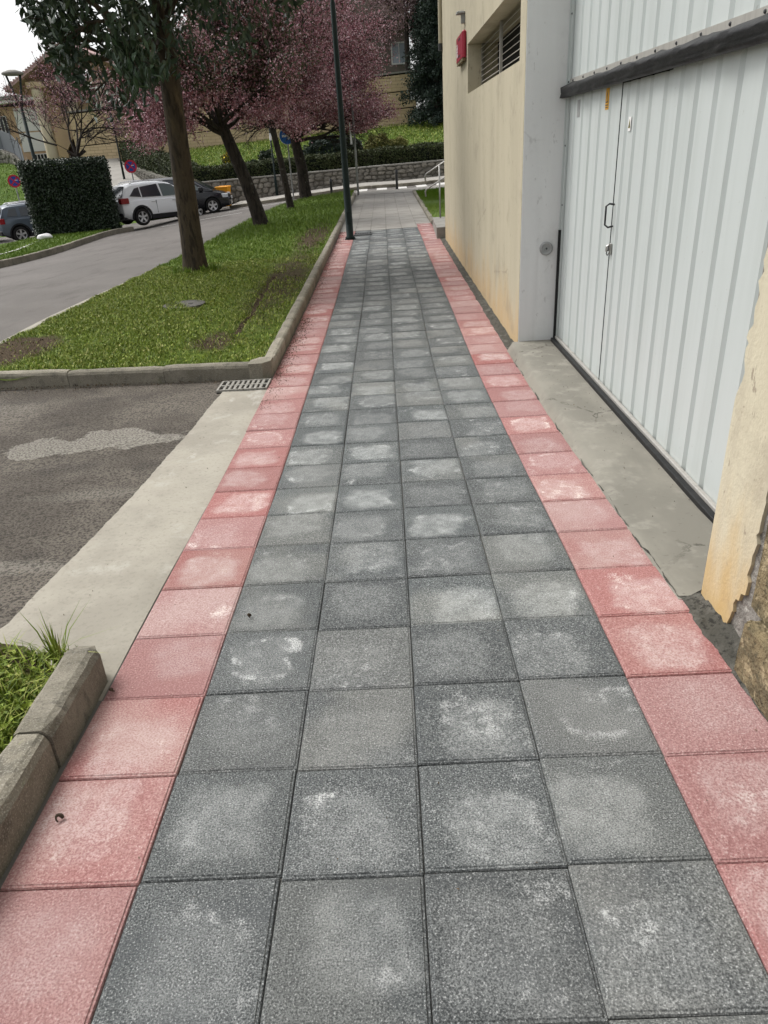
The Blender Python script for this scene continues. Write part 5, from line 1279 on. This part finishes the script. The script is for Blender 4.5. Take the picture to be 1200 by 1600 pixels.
# far left house
fh = empty('house', (-32.5, 69, 2.4), RZ(0) and R(-6), label='peach house with white panels and a shallow grey eave at the left edge', cat='house')
mb = MB(); mb.box((-8, 0, -1), (4.4, 8, 4.35)); mb.build('wall', MT['house_wall'], fh)
mb = MB()
mb.prism([(-8.6, -1.0, 4.35), (5.0, -1.0, 4.95), (5.0, -1.0, 5.2), (-8.6, -1.0, 4.6)], (0, 10, 0)); mb.build('roof', MT['granite'], fh)
mb = MB(); mb.prism([(-8.5, -.9, 4.10), (4.9, -.9, 4.70), (4.9, -.9, 4.93), (-8.5, -.9, 4.33)], (0, .8, 0)); mb.build('eave', MT['house_white'], fh)
for lo, hi in (((-8, -.05, .9), (-1.2, -.004, 2.0)), ((1.55, -.05, .9), (4.3, -.004, 2.35)), ((1.55, -.05, 2.45), (4.3, -.004, 4.2)), ((-.9, -.05, .9), (1.0, -.004, 2.0))):
    mb = MB(); mb.box(lo, hi); mb.build('white_panel', MT['house_white'], fh)
for wx, wz, ww, hh in ((.1, 2.15, 1.3, 1.5), (3.0, -.35, 1.2, 1.0), (-1.9, 2.15, 1.2, 1.5), (.2, -.35, 1.3, 1.0)):
    mb = MB()
    for i in range(5): mb.box((wx - ww / 2 + i * ww / 4 - .03, -.08, wz), (wx - ww / 2 + i * ww / 4 + .03, -.055, wz + hh))
    mb.box((wx - ww / 2 - .06, -.09, wz - .06), (wx + ww / 2 + .06, -.055, wz)); mb.box((wx - ww / 2 - .06, -.09, wz + hh), (wx + ww / 2 + .06, -.055, wz + hh + .06))
    w = mb.build('window', MT['house_white'], fh)
    mb = MB(); mb.box((wx - ww / 2, -.053, wz), (wx + ww / 2, -.051, wz + hh)); mb.build('pane', MT['window_dark'], w)
# stone wall and fence at the far left
rw3 = empty('rubble_wall', (0, 0, 0), label='curved grey stone wall under a fence at the left edge', cat='wall')
cpts = [(-36, 60.6), (-31, 60.4), (-28.7, 60), (-27.2, 58.5), (-26.0, 56.8), (-25.2, 55.3)]
ctop = [3.5, 3.45, 3.35, 2.95, 2.3, 1.9]
mb = MB(); vs = []
for (a, b), zt_ in zip(cpts, ctop):
    z0 = float(left_land(a, b)) - .3; vs += [(a, b, z0), (a, b, zt_), (a + .15, b + .5, zt_), (a + .15, b + .5, z0)]
fs = []
for i in range(len(cpts) - 1): o = 4 * i; q = o + 4; fs += [(o, q, q + 1, o + 1), (o + 1, q + 1, q + 2, o + 2)]
mb.add(vs, fs + [(20, 23, 22, 21)]).build('mortar_backing', MT['rubble_mortar'], rw3)
mbs = MB()
for i in range(len(cpts) - 1):
    A, B = Vector((*cpts[i], 0)), Vector((*cpts[i + 1], 0)); L = (B - A).length; ang = math.atan2(B.y - A.y, B.x - A.x)
    s = 0
    while s < L:
        w = rr.uniform(.3, .6); p = A.lerp(B, min(1, (s + w / 2) / L)); zt_ = ctop[i] + (ctop[i + 1] - ctop[i]) * s / L; z0 = float(left_land(p.x, p.y))
        nrow = max(1, int((zt_ - z0) / .3))
        for k in range(nrow):
            me = rr.choice(stone_mes); M4 = T(p.x + rr.gauss(0, .08), p.y + .01, z0 + (k + .5) * (zt_ - z0) / nrow) @ RZ(ang) @ Matrix.Diagonal((w, 1, (zt_ - z0) / nrow, 1))
            mbs.add([M4 @ v.co for v in me.vertices], [tuple(p_.vertices) for p_ in me.polygons])
        s += w
o = mbs.build('wall_stones', MT['rubble'], rw3); o['kind'] = 'stuff'
fe = empty('fence', (0, 0, 0), label='grey panel fence standing on the curved stone wall at the left', cat='fence')
for i in range(len(cpts) - 1):
    A, B = Vector((*cpts[i], ctop[i])), Vector((*cpts[i + 1], ctop[i + 1])); n = max(1, round((B - A).length / 1.6))
    for k in range(n):
        p = A.lerp(B, k / n); q = A.lerp(B, (k + 1) / n); off = Vector((.08, .25, 0))
        mb = MB(); mb.tube([p + off, p + off + Vector((0, 0, 1.7))], .045, 6); mb.build('post', MT['fence_grey'], fe)
        mb = MB(); d_ = (q - p); nn = Vector((-d_.y, d_.x, 0)).normalized() * .02
        mb.prism([p + off + Vector((0, 0, .05)), q + off + Vector((0, 0, .05)), q + off + Vector((0, 0, 1.35)), p + off + Vector((0, 0, 1.35))], nn); mb.build('panel', MT['fence_grey'], fe)

# ------------------------------------------------------------------ street furniture
def drain(name, x0, x1, y0, y1, nb, rows, lab, mat, dz=.012):
    xc, yc = (x0 + x1) / 2, (y0 + y1) / 2; t = empty(name, (xc, yc, gz(xc, yc) + dz), label=lab, cat='drain grate'); t.rotation_euler = (slope_at(xc, yc), 0, 0)
    a, b = (x1 - x0) / 2, (y1 - y0) / 2; f = .018
    mb = MB(); mb.box((-a, -b, -.045), (a, b, -.018)); mb.build('shade_plate', MT['black'], t)  # black plate below the bars, painted to stand for the shade of the drain
    mb = MB(); mb.box((-a, -b, -.0175), (a, -b + f, .006)); mb.box((-a, b - f, -.0175), (a, b, .006)); mb.box((-a, -b + f, -.0175), (-a + f, b - f, .006)); mb.box((a - f, -b + f, -.0175), (a, b - f, .006))
    for r in range(1, rows): yy = -b + 2 * b * r / rows; mb.box((-a + f, yy - f * .7, -.0175), (a - f, yy + f * .7, .005))
    mb.build('frame', mat, t)
    me = None
    w = (2 * a - 2 * f) / nb
    for i in range(1, nb):
        x = -a + f + i * w
        if me is None:
            m2 = MB(); m2.box((-w * .27, -b + f, -.0175), (w * .27, b - f, .0045), .002); me = m2.mesh('bar'); me.materials.append(mat)
        o = bpy.data.objects.new('bar', me); COL.objects.link(o); o.parent = t; o.location = (x, 0, -.0006)
    return t
drain('drain_grate', -1.68, -1.20, 6.45, 6.76, 9, 2, 'slotted cast drain grate in the corner of the driveway kerb', MT['iron'], .004)
drain('drain_grate', -.80, -.36, 18.55, 18.95, 7, 1, 'small dark drain grate set in the tiles beside the green lamp post', MT['dark_steel'], .008)
mh = empty('manhole_cover', (-2.98, 10.5, float(isl_z(-2.98, 10.5)) + .012), label='round grey manhole cover sunk in the grass', cat='manhole cover')
mb = MB(); mb.lathe([(.30, -.05), (.30, .006), (.26, .010), (.255, .004)], 28); mb.build('ring', MT['cover'], mh)
mb = MB(); mb.lathe([(.252, -.04), (.252, .003), (.16, .007), (.0001, .008)], 28); mb.build('lid', MT['cover'], mh)
mb = MB(); mb.box((.06, -.02, .006), (.13, .02, .009)); mb.build('lifting_slot', MT['black'], mh)

lp = empty('lamp_post', (-.86, 17.9, gz(-.86, 17.9)), label='tall dark green lamp post on the red tiles beside the tiled path', cat='lamp post')
mb = MB(); mb.lathe([(.115, 0), (.115, .05), (.085, .08), (.083, 1.0), (.078, 1.02), (.068, 1.9), (.055, 4.6), (.040, 4.65), (.036, 6.6)], 16); mb.build('pole', MT['green_paint'], lp, True)
mb = MB(); mb.lathe([(.14, -.02), (.14, .012), (.0001, .014)], 12); mb.build('base_plate', MT['green_paint'], lp)
mb = MB(); mb.box((-.045, -.090, .35), (.045, -.074, .62), .004); mb.build('hatch', MT['green_paint'], lp)
mb = MB(); mb.lathe([(.03, 6.5), (.12, 6.65), (.22, 6.95), (.24, 7.05), (.10, 7.2), (.0001, 7.25)], 14); mb.build('lantern', MT['green_paint'], lp, True)

def pole(mb, p, h, r, n=8): mb.tube([(p[0], p[1], -.2), (p[0], p[1], h)], r, n)
def disc(mb, c, r0, r1, y, t=.004, n=28):
    """flat ring facing -Y"""
    if r0 <= 0: mb.lathe([(.0001, 0), (r1, 0), (r1, -t)], n, T(c[0], y, c[1]) @ RX(R(90)))
    else: mb.lathe([(r0, -t), (r0, 0), (r1, 0), (r1, -t)], n, T(c[0], y, c[1]) @ RX(R(90)), True)
def road_sign(name, x, y, z0, zc, rz, kind, lab, cat, rad=.31, poler=.03):
    t = empty(name, (x, y, z0), rz, label=lab, cat=cat); h = zc - z0
    mb = MB(); pole(mb, (0, 0), h + rad * .8, poler); mb.build('post', MT['galv'], t)
    p = MB(); p.lathe([(.0001, .0), (rad, 0), (rad, -.02), (.0001, -.02)], 30, T(0, -.045, h) @ RX(R(90))); pl = p.build('plate', MT['sign_blue'] if kind == 'nostop' else MT['sign_blue2'], t)
    if kind == 'nostop':
        mb = MB(); disc(mb, (0, h), rad * .74, rad, -.050); mb.build('red_ring', MT['sign_red'], pl)
        for s in (45, -45):
            mb = MB(); mb.box((-rad * .74, -.0025, -rad * .09), (rad * .74, .0, rad * .09), 0, T(0, -.0505 - (.001 if s > 0 else 0), h) @ RY(R(s))); mb.build('red_bar', MT['sign_red'], pl)
        mb = MB(); mb.box((rad * .12, -.0535, h + rad * .08), (rad * .55, -.0528, h + rad * .18), 0); mb.build('white_mark', MT['sign_white'], pl)
    else:
        mb = MB(); disc(mb, (0, h), rad * .94, rad, -.050); mb.build('white_ring', MT['sign_white'], pl)
        mb = MB(); mb.box((-rad * .62, -.054, h - rad * .13), (rad * .18, -.050, h + rad * .13)); mb.build('arrow_shaft', MT['sign_white'], pl)
        mb = MB(); a = rad
        mb.prism([(a * .68, -.054, h), (a * .16, -.054, h + a * .46), (a * -.02, -.054, h + a * .32), (a * .20, -.054, h + a * .1), (a * .20, -.054, h - a * .1), (a * -.02, -.054, h - a * .32), (a * .16, -.054, h - a * .46)], (0, .004, 0)); mb.build('arrow_head', MT['sign_white'], pl)
    return t
road_sign('no_stopping_sign', -13.10, 41.0, gz(-13.1, 41) - .1, 1.69, R(14), 'nostop', 'red and blue no stopping sign on a pole behind the white car', 'road sign')
road_sign('no_stopping_sign', -19.35, 41.0, gz(-19.35, 41) - .1, 1.36, R(24), 'nostop', 'red and blue no stopping sign on a pole behind the grey car', 'road sign')
road_sign('direction_sign', -4.06, 34.6, gz(-4.06, 34.6), 2.47, R(4), 'arrow', 'round blue sign with a white arrow pointing right between the trunks', 'road sign', .34, .032)
# grey pole with an edge-on white plate
gp = empty('sign_pole', (-1.11, 33.25, gz(-1.11, 33.25)), label='plain grey pole with a narrow white plate at the far end of the path', cat='sign pole')
mb = MB(); pole(mb, (0, 0), 4.2, .045, 10); mb.build('post', MT['galv'], gp, True)
mb = MB(); mb.box((-.02, -.3, 1.95), (.0, .3, 2.75), 0, T(-.13, 0, 0) @ RZ(R(-4))); mb.build('plate', MT['sign_white'], gp)
mb = MB(); mb.box((-.12, -.02, 2.3), (-.04, .02, 2.34)); mb.box((-.12, -.02, 2.6), (-.04, .02, 2.64)); mb.build('clamp', MT['galv'], gp)
for x, y, h, lab in ((.60, 35.45, .82, 'dark bollard at the right of the path end in front of the crossing'), (-2.35, 34.75, .74, 'dark bollard left of the grey pole by the tip of the grass island')):
    t = empty('bollard', (x, y, gz(x, y)), label=lab, cat='bollard', group='bollards at the end of the path')
    mb = MB(); mb.lathe([(.055, -.1), (.055, h - .16), (.060, h - .15), (.060, h - .10), (.052, h - .09), (.052, h - .02), (.03, h), (.0001, h + .004)], 12); mb.build('post', MT['dark_steel'], t, True)
    mb = MB(); mb.lathe([(.10, -.02), (.10, .02), (.056, .03)], 12); mb.build('foot', MT['dark_steel'], t)
# thin post on the far pavement
tl = empty('thin_lamp_post', (-5.70, 41.25, gz(-5.7, 41.25) + .1), label='thin green post against the rubble wall with a pale band', cat='lamp post')
mb = MB(); mb.lathe([(.075, 0), (.07, .9), (.045, .95), (.04, 5.6)], 10); mb.build('pole', MT['green_paint'], tl, True)
mb = MB(); mb.lathe([(.055, 2.62), (.055, 2.95)], 10); mb.build('pale_band', MT['sign_white'], tl)
mb = MB(); mb.lathe([(.04, 5.6), (.22, 5.75), (.24, 5.85), (.0001, 5.95)], 12); mb.build('lantern', MT['green_paint'], tl, True)
# forked lamp at the left
vl = empty('street_lamp', (-18.44, 42.0, gz(-18.44, 41) - .1), label='dark forked street lamp with a flat round head at the upper left', cat='street lamp')
hb_ = 6.2 - (gz(-18.44, 41) - .1)
mb = MB(); mb.lathe([(.13, 0), (.12, 1.0), (.10, 1.1), (.085, hb_ - 1.45)], 12); mb.build('pole', MT['green_paint'], vl, True)
for s in (-1, 1):
    mb = MB(); mb.tube([(0, 0, hb_ - 1.6), (s * .08, 0, hb_ - 1.35), (s * .36, 0, hb_ - .05)], .055, 8); mb.build('arm', MT['green_paint'], vl, True)
mb = MB(); mb.lathe([(.0001, hb_ - .08), (.46, hb_ - .06), (.54, hb_), (.50, hb_ + .06), (.2, hb_ + .16), (.0001, hb_ + .18)], 20); mb.build('lamp_head', MT['granite'], vl, True)
tl2 = empty('street_lamp', (-17.2, 52.0, float(left_land(-17.2, 52))), label='slim dark street lamp in front of the sandstone wall behind the hedge', cat='street lamp')
hh = 5.35 - float(left_land(-17.2, 52))
mb = MB(); mb.lathe([(.08, 0), (.07, 1.0), (.05, 1.1), (.045, hh)], 8); mb.build('pole', MT['green_paint'], tl2, True)
mb = MB(); mb.lathe([(.05, hh - .02), (.36, hh + .02), (.38, hh + .08), (.0001, hh + .14)], 14); mb.build('lamp_head', MT['granite'], tl2, True)
# yellow bin
yb = empty('litter_bin', (-8.2, 39.7, gz(-8.2, 39.7) + .05), R(-8), label='bright yellow plastic container behind the nose of the black car', cat='bin')
mb = MB()
q = [(-.30, -.27), (.30, -.27), (.30, .27), (-.30, .27)]
vs = [(a * .82, b * .82, 0) for a, b in q] + [(a * 1.02, b * 1.02, .88) for a, b in q]
mb.add(vs, [(3, 2, 1, 0), (0, 1, 5, 4), (1, 2, 6, 5), (2, 3, 7, 6), (3, 0, 4, 7), (4, 5, 6, 7)]).build('body', MT['yellow_bin'], yb)
mb = MB(); mb.box((-.34, -.31, .88), (.34, .30, .93), .015); mb.tube([(-.3, .32, .93), (.3, .32, .93)], .022, 6); mb.build('lid', MT['yellow_bin'], yb)
for s in (-.26, .26):
    mb = MB(); mb.lathe([(.0001, -.02), (.09, -.02), (.09, .02), (.0001, .02)], 10, T(s, .26, .09) @ RY(R(90))); mb.build('wheel', MT['tyre'], yb)
# white bag
bgm = bmesh.new(); bmesh.ops.create_icosphere(bgm, subdivisions=3, radius=.5); r_ = random.Random(3)
for v in bgm.verts:
    n = math.sin(v.co.x * 9) * math.sin(v.co.y * 7 + 1) * .07 + math.sin(v.co.z * 11 + v.co.x * 6) * .05
    v.co *= 1 + n; v.co.x *= .62; v.co.y *= .45; v.co.z = max(-.06, v.co.z * .28)
me = bpy.data.meshes.new('plastic_bag'); bgm.to_mesh(me); bgm.free()
o = link_mesh('plastic_bag', me, MT['white_plastic'], None, True); o.location = (-14.0, 31.05, float(lv_z(np.array(-14.0), np.array(31.05))) + .1); o.rotation_euler = (0, 0, .3)
tag(o, 'crumpled white bag lying on the grass at the foot of the dark hedge', 'bag')

# ------------------------------------------------------------------ cars
def car(name, lab, loc, heading, z, paint, body, top, tops, windows, wheel_x, wheel_r, half_w, belt, tumble, rails, cladding, lights, group='cars parked across the road', roll=0.0, scale=1.0):
    """body: (x, z_low, z_top, half width) stations; top: (x, z_roof) stations; windows: outlines in (x, z) on the sides"""
    t = empty(name, (loc[0], loc[1], z), heading, label=lab, cat='car', group=group); t.rotation_euler = (roll, 0, heading); t.scale = (scale,) * 3
    # lower body, one loft
    vs = []; fs = []; m = 14
    def sect(x, z0, z1, w):
        h = z1 - z0
        half = [(w * .86, z0), (w * .97, z0 + .10), (w, z0 + h * .35), (w * .995, z0 + h * .62), (w * .965, z1 - .07), (w * .90, z1 - .012), (w * .5, z1 + .02)]
        return [(x, -a, b) for a, b in half] + [(x, a, b) for a, b in reversed(half)]
    for st in body: vs += sect(*st)
    n = len(body)
    for i in range(n - 1):
        for k in range(m): k2 = (k + 1) % m; fs.append((i * m + k, (i + 1) * m + k, (i + 1) * m + k2, i * m + k2))
    fs.append(tuple(range(m))); fs.append(tuple((n - 1) * m + k for k in range(m - 1, -1, -1)))
    mb = MB().add(vs, fs); me = mb.mesh('body'); bmx = bmesh.new(); bmx.from_mesh(me); bmesh.ops.recalc_face_normals(bmx, faces=bmx.faces[:]); bmx.to_mesh(me); bmx.free()
    bo = link_mesh('body', me, paint, None, True)
    cut = MB()
    for wx in wheel_x: cut.lathe([(wheel_r + .065, -1.2), (wheel_r + .065, 1.2)], 22, T(wx, 0, wheel_r + .01) @ RX(R(90)))
    co = cut.build('cutter', None); md = bo.modifiers.new('cut', 'BOOLEAN'); md.object = co; md.operation = 'DIFFERENCE'; md.solver = 'EXACT'
    bpy.context.view_layer.update()
    me2 = bpy.data.meshes.new_from_object(bo.evaluated_get(bpy.context.evaluated_depsgraph_get())); bo.modifiers.clear(); bo.data = me2
    bpy.data.objects.remove(co); bo.parent = t
    if hasattr(me2, 'set_sharp_from_angle'): me2.set_sharp_from_angle(angle=R(38))
    if not me2.materials: me2.materials.append(paint)
    inn = MB(); inn.box((wheel_x[0] - .5, -half_w * .80, .22), (wheel_x[1] + .5, half_w * .80, belt - .12)); inn.build('underbody', MT['cladding'], t)
    # cabin
    yw = lambda zz: half_w * .93 - (zz - belt) * tumble
    vs = []; fs = []; m = 8
    for x, zr in top:
        zr = max(zr, belt + .01)
        half = [(yw(belt) - .005, belt - .04), (yw(zr - .07), max(belt, zr - .07)), (yw(zr) - .07, zr - .012), (yw(zr) * .45, zr + .02 * min(1, (zr - belt) * 3))]
        vs += [(x, -a, b) for a, b in half] + [(x, a, b) for a, b in reversed(half)]
    n = len(top)
    for i in range(n - 1):
        for k in range(m): k2 = (k + 1) % m; fs.append((i * m + k, (i + 1) * m + k, (i + 1) * m + k2, i * m + k2))
    fs.append(tuple(range(m))); fs.append(tuple((n - 1) * m + k for k in range(m - 1, -1, -1)))
    mb = MB().add(vs, fs); me = mb.mesh('cabin'); bmx = bmesh.new(); bmx.from_mesh(me); bmesh.ops.recalc_face_normals(bmx, faces=bmx.faces[:]); bmx.to_mesh(me); bmx.free()
    cb = link_mesh('cabin', me, paint, t, True)
    if hasattr(me, 'set_sharp_from_angle'): me.set_sharp_from_angle(angle=R(30))
    for poly, gm in windows:
        for s in (-1, 1):
            out = [(x, s * (yw(zz) + .012), zz) for x, zz in poly]
            mb = MB().prism(out, (0, -s * .03, 0)); mb.build('side_window', MT[gm], t)
    zt = lambda x: float(np.interp(x, [p[0] for p in top], [p[1] for p in top]))
    for nm, xa, xb in tops:      # windscreen and rear window lie on the cabin slopes
        za, zb2 = zt(xa), zt(xb); up = .022
        wa, wb = yw(za) - .10, yw(zb2) - .10
        dx, dz = xb - xa, zb2 - za; L = math.hypot(dx, dz); nx_, nz_ = -dz / L, dx / L
        if nz_ < 0: nx_, nz_ = -nx_, -nz_
        q = [(xa + nx_ * up, -wa, za + nz_ * up), (xa + nx_ * up, wa, za + nz_ * up), (xb + nx_ * up, wb, zb2 + nz_ * up), (xb + nx_ * up, -wb, zb2 + nz_ * up)]
        MB().prism(q, (-nx_ * .03, 0, -nz_ * .03)).build(nm, MT['car_glass'], t)
    # wheels
    for wx in wheel_x:
        for s in (-1, 1):
            yy = s * (half_w - .115)
            mb = MB(); w = .105; r = wheel_r
            mb.lathe([(r * .66, -w), (r * .93, -w * 1.02), (r, -w * .72), (r, w * .72), (r * .93, w * 1.02), (r * .66, w)], 26, T(wx, yy, r) @ RX(R(90)), True)
            wh = mb.build('wheel', MT['tyre'], t, True)
            mb = MB(); Mx = T(wx, yy + s * w * .80, r) @ RX(R(90 if s < 0 else -90))
            mb.lathe([(r * .60, -.03), (r * .665, .0), (r * .665, .018), (r * .61, .012)], 26, Mx, True)
            for k in range(5):
                a = 2 * PI * k / 5 + .3
                mb.add([Mx @ (RZ(a + da) @ Vector((rad, yy2, zz2))) for da in (-.11, .11) for rad, yy2, zz2 in ((r * .12, -.03, .0), (r * .12, .03, .0), (r * .62, .022, .012), (r * .62, -.022, .012))], [(0, 1, 2, 3), (4, 5, 6, 7)])
            mb.lathe([(.0001, .02), (r * .14, .016), (r * .17, -.01)], 12, Mx); mb.build('rim', MT['rim'], wh)
            mb = MB(); mb.lathe([(.0001, -.035), (r * .64, -.035)], 20, Mx); mb.build('brake_disc', MT['dark_steel'], wh)
            if cladding:
                mb = MB(); ra, rb = wheel_r + .06, wheel_r + .13; ys_ = half_w - .01; pts = [R(q) for q in np.linspace(-8, 188, 22)]; vs = []
                for a in pts:
                    for rd, off in ((ra, -.05), (ra, .014), (rb, .010), (rb, -.05)): vs.append((wx + rd * math.cos(a), s * (ys_ + off), wheel_r + .01 + rd * math.sin(a)))
                fs = [(i * 4 + k, i * 4 + k + 1, (i + 1) * 4 + k + 1, (i + 1) * 4 + k) for i in range(len(pts) - 1) for k in range(3)]
                MB().add(vs, fs).build('wheel_arch', MT['cladding'], t)
    if cladding:
        for s in (-1, 1):
            mb = MB(); mb.box((wheel_x[0] + wheel_r + .07, min(s * (half_w - .10), s * (half_w + .008)), .24), (wheel_x[1] - wheel_r - .07, max(s * (half_w - .10), s * (half_w + .008)), .42)); mb.build('sill_cladding', MT['cladding'], t)
        xr = body[0][0]; mb = MB(); mb.box((xr - .02, -half_w * .84, .34), (xr + .30, half_w * .84, .56), .03); mb.build('rear_bumper', MT['cladding'], t)
    for nm, mat_, lo, hi in lights:
        for s in (-1, 1):
            ya, yb2 = sorted((s * lo[1], s * hi[1])); mb = MB(); mb.box((lo[0], ya, lo[2]), (hi[0], yb2, hi[2]), .02); mb.build(nm, MT[mat_], t)
    for s in (-1, 1):
        for hx in (wheel_x[0] + .62, wheel_x[0] + 1.62):
            mb = MB(); mb.box((hx - .10, min(s * half_w * .955, s * half_w * 1.01), belt - .16), (hx + .10, max(s * half_w * .955, s * half_w * 1.01), belt - .125), .008); mb.build('door_handle', paint if not cladding else MT['rim'], t)
        mx = top[-1][0] - .55
        mb = MB(); mb.box((mx - .09, min(s * (yw(belt) - .03), s * (yw(belt) + .20)), belt + .02), (mx + .07, max(s * (yw(belt) - .03), s * (yw(belt) + .20)), belt + .17), .03); mb.build('mirror', paint, t)
        if rails:
            mb = MB(); zr = max(p[1] for p in top); mb.tube([(rails[0], s * (yw(zr) - .10), zt(rails[0]) + .0), (rails[0] + .12, s * (yw(zr) - .10), zt(rails[0]) + .06), ((rails[0] + rails[1]) / 2, s * (yw(zr) - .10), zr + .065), (rails[1] - .12, s * (yw(zr) - .10), zt(rails[1]) + .07), (rails[1], s * (yw(zr) - .10), zt(rails[1]) + .0)], .022, 6); mb.build('roof_rail', MT['rim'], t, True)
        # door shut lines: thin recessed looking strips of dark gap
        for hx in (wheel_x[0] + .74, wheel_x[0] + 1.72):
            mb = MB(); mb.box((hx - .006, min(s * half_w * .96, s * half_w * 1.0015), .46), (hx + .006, max(s * half_w * .96, s * half_w * 1.0015), belt - .09)); mb.build('door_gap', MT['cladding'], t)
    for xx, nm in ((body[0][0] - .012, 'rear_plate'), (body[-1][0] + .002, 'front_plate')):
        mb = MB(); mb.box((xx, -.26, .56), (xx + .012, .26, .67)); mb.build(nm, MT['sign_white'], t)
    return t
PI180 = 1
suv_body = [(-2.20, .52, .98, .70), (-2.12, .36, 1.04, .84), (-1.75, .27, 1.08, .905), (-1.2, .25, 1.08, .92), (0, .24, 1.06, .92), (.75, .24, 1.04, .92), (1.25, .25, 1.0, .91), (1.75, .27, .93, .885), (2.08, .32, .84, .80), (2.22, .42, .72, .64)]
suv_top = [(-2.10, 1.06), (-1.98, 1.28), (-1.80, 1.58), (-1.55, 1.665), (-.8, 1.70), (-.1, 1.68), (.25, 1.62), (.65, 1.40), (1.10, 1.10), (1.25, 1.03)]
hd = R(43); rwx, rwy = -11.05, 34.95
def place(rx, ry, hd, wx, hw, s=1.0):
    """car origin from where the near rear tyre meets the road"""
    ox, oy = wx * s, -hw * s
    return rx - (ox * math.cos(hd) - oy * math.sin(hd)), ry - (ox * math.sin(hd) + oy * math.cos(hd))
s_ = 1.05
car('white_car', 'white hatchback sport utility car with black wheel arches emerging behind the dark hedge', place(rwx, rwy, hd, -1.33, .90, s_), hd, gz(rwx + .8, rwy + .6) + .0, MT['white_car'], suv_body, suv_top,
    [('rear_window', -2.03, -1.80), ('windscreen', 1.08, .30)],
    [([(-1.72, 1.20), (-1.22, 1.14), (-1.22, 1.52), (-1.42, 1.48)], 'car_glass'), ([(-1.16, 1.13), (-.28, 1.11), (-.34, 1.60), (-1.16, 1.53)], 'car_glass'), ([(-.20, 1.10), (.80, 1.10), (.34, 1.53), (.02, 1.60), (-.24, 1.60)], 'car_glass_clear')],
    (-1.33, 1.36), .345, .92, 1.06, .34, (-1.5, .1), True, [('tail_light', 'taillight', (-2.19, .60, .92), (-1.82, .895, 1.14)), ('headlight', 'headlight', (1.72, .60, .74), (2.06, .86, .90))], scale=s_)
dus_body = [(-2.15, .55, .98, .74), (-2.08, .38, 1.06, .86), (-1.7, .28, 1.10, .90), (-1.2, .26, 1.10, .905), (0, .25, 1.08, .905), (.8, .25, 1.06, .905), (1.25, .26, 1.04, .90), (1.8, .28, 1.00, .87), (2.10, .34, .90, .80), (2.18, .45, .76, .66)]
dus_top = [(-2.08, 1.08), (-1.98, 1.30), (-1.86, 1.56), (-1.65, 1.63), (-.8, 1.665), (0, 1.64), (.35, 1.58), (.72, 1.36), (1.10, 1.12), (1.22, 1.06)]
hd = R(34); rx, ry = -17.75, 36.9
car('grey_car', 'dark slate grey car with roof rails half hidden by the left side of the hedge', place(rx, ry, hd, -1.34, .88, 1.03), hd, gz(rx, ry) + .02, MT['grey_car'], dus_body, dus_top,
    [('rear_window', -2.0, -1.86), ('windscreen', 1.08, .40)],
    [([(-1.74, 1.18), (-1.30, 1.16), (-1.30, 1.50), (-1.58, 1.48)], 'car_glass'), ([(-1.14, 1.15), (-.28, 1.14), (-.30, 1.54), (-1.14, 1.51)], 'car_glass'), ([(-.20, 1.14), (.78, 1.14), (.40, 1.48), (-.22, 1.55)], 'car_glass_clear')],
    (-1.34, 1.33), .355, .905, 1.08, .32, (-1.6, .2), True, [('tail_light', 'taillight', (-2.13, .60, .86), (-1.90, .88, 1.10)), ('headlight', 'headlight', (1.80, .55, .78), (2.08, .84, .92))], scale=1.03)
car('pale_car', 'pale silver car beyond the grey car at the left picture edge', (-21.6, 38.2), R(34), gz(-21, 38) + .02, MT['rim'], dus_body, dus_top,
    [('rear_window', -2.0, -1.86), ('windscreen', 1.08, .40)], [([(-1.74, 1.18), (.78, 1.14), (.40, 1.48), (-1.58, 1.48)], 'car_glass')],
    (-1.34, 1.33), .34, .905, 1.08, .32, None, False, [('tail_light', 'taillight', (-2.13, .60, .86), (-1.90, .88, 1.10)), ('headlight', 'headlight', (1.80, .55, .78), (2.08, .84, .92))])
mpv_body = [(-2.18, .45, .95, .72), (-2.10, .30, 1.00, .84), (-1.6, .22, 1.02, .89), (0, .20, 1.00, .90), (.9, .20, .99, .90), (1.35, .21, .97, .89), (1.8, .23, .88, .86), (2.10, .28, .74, .77), (2.20, .36, .62, .62)]
mpv_top = [(-2.10, 1.02), (-2.0, 1.30), (-1.85, 1.55), (-1.6, 1.62), (-.6, 1.64), (.1, 1.60), (.5, 1.50), (1.0, 1.20), (1.42, .98)]
hd = R(6)
fx, fy = -8.25, 37.0
ox, oy = 1.34 * math.cos(hd) + .87 * math.sin(hd), 1.34 * math.sin(hd) - .87 * math.cos(hd)
car('black_car', 'black people carrier parked along the far kerb in front of the yellow container', (fx - ox, fy - oy), hd, gz(fx - .6, fy) + .0, MT['black_car'], mpv_body, mpv_top,
    [('rear_window', -2.05, -1.84), ('windscreen', 1.36, .52)],
    [([(-1.85, 1.10), (-1.1, 1.08), (-1.1, 1.50), (-1.72, 1.46)], 'car_glass'), ([(-1.04, 1.08), (-.2, 1.06), (-.2, 1.54), (-1.04, 1.52)], 'car_glass'), ([(-.14, 1.06), (.90, 1.03), (.42, 1.46), (-.14, 1.53)], 'car_glass_clear')],
    (-1.34, 1.34), .33, .90, 1.0, .32, None, False, [('tail_light', 'taillight', (-2.16, .58, .80), (-1.92, .86, 1.12)), ('headlight', 'headlight', (1.74, .52, .66), (2.10, .83, .82))])
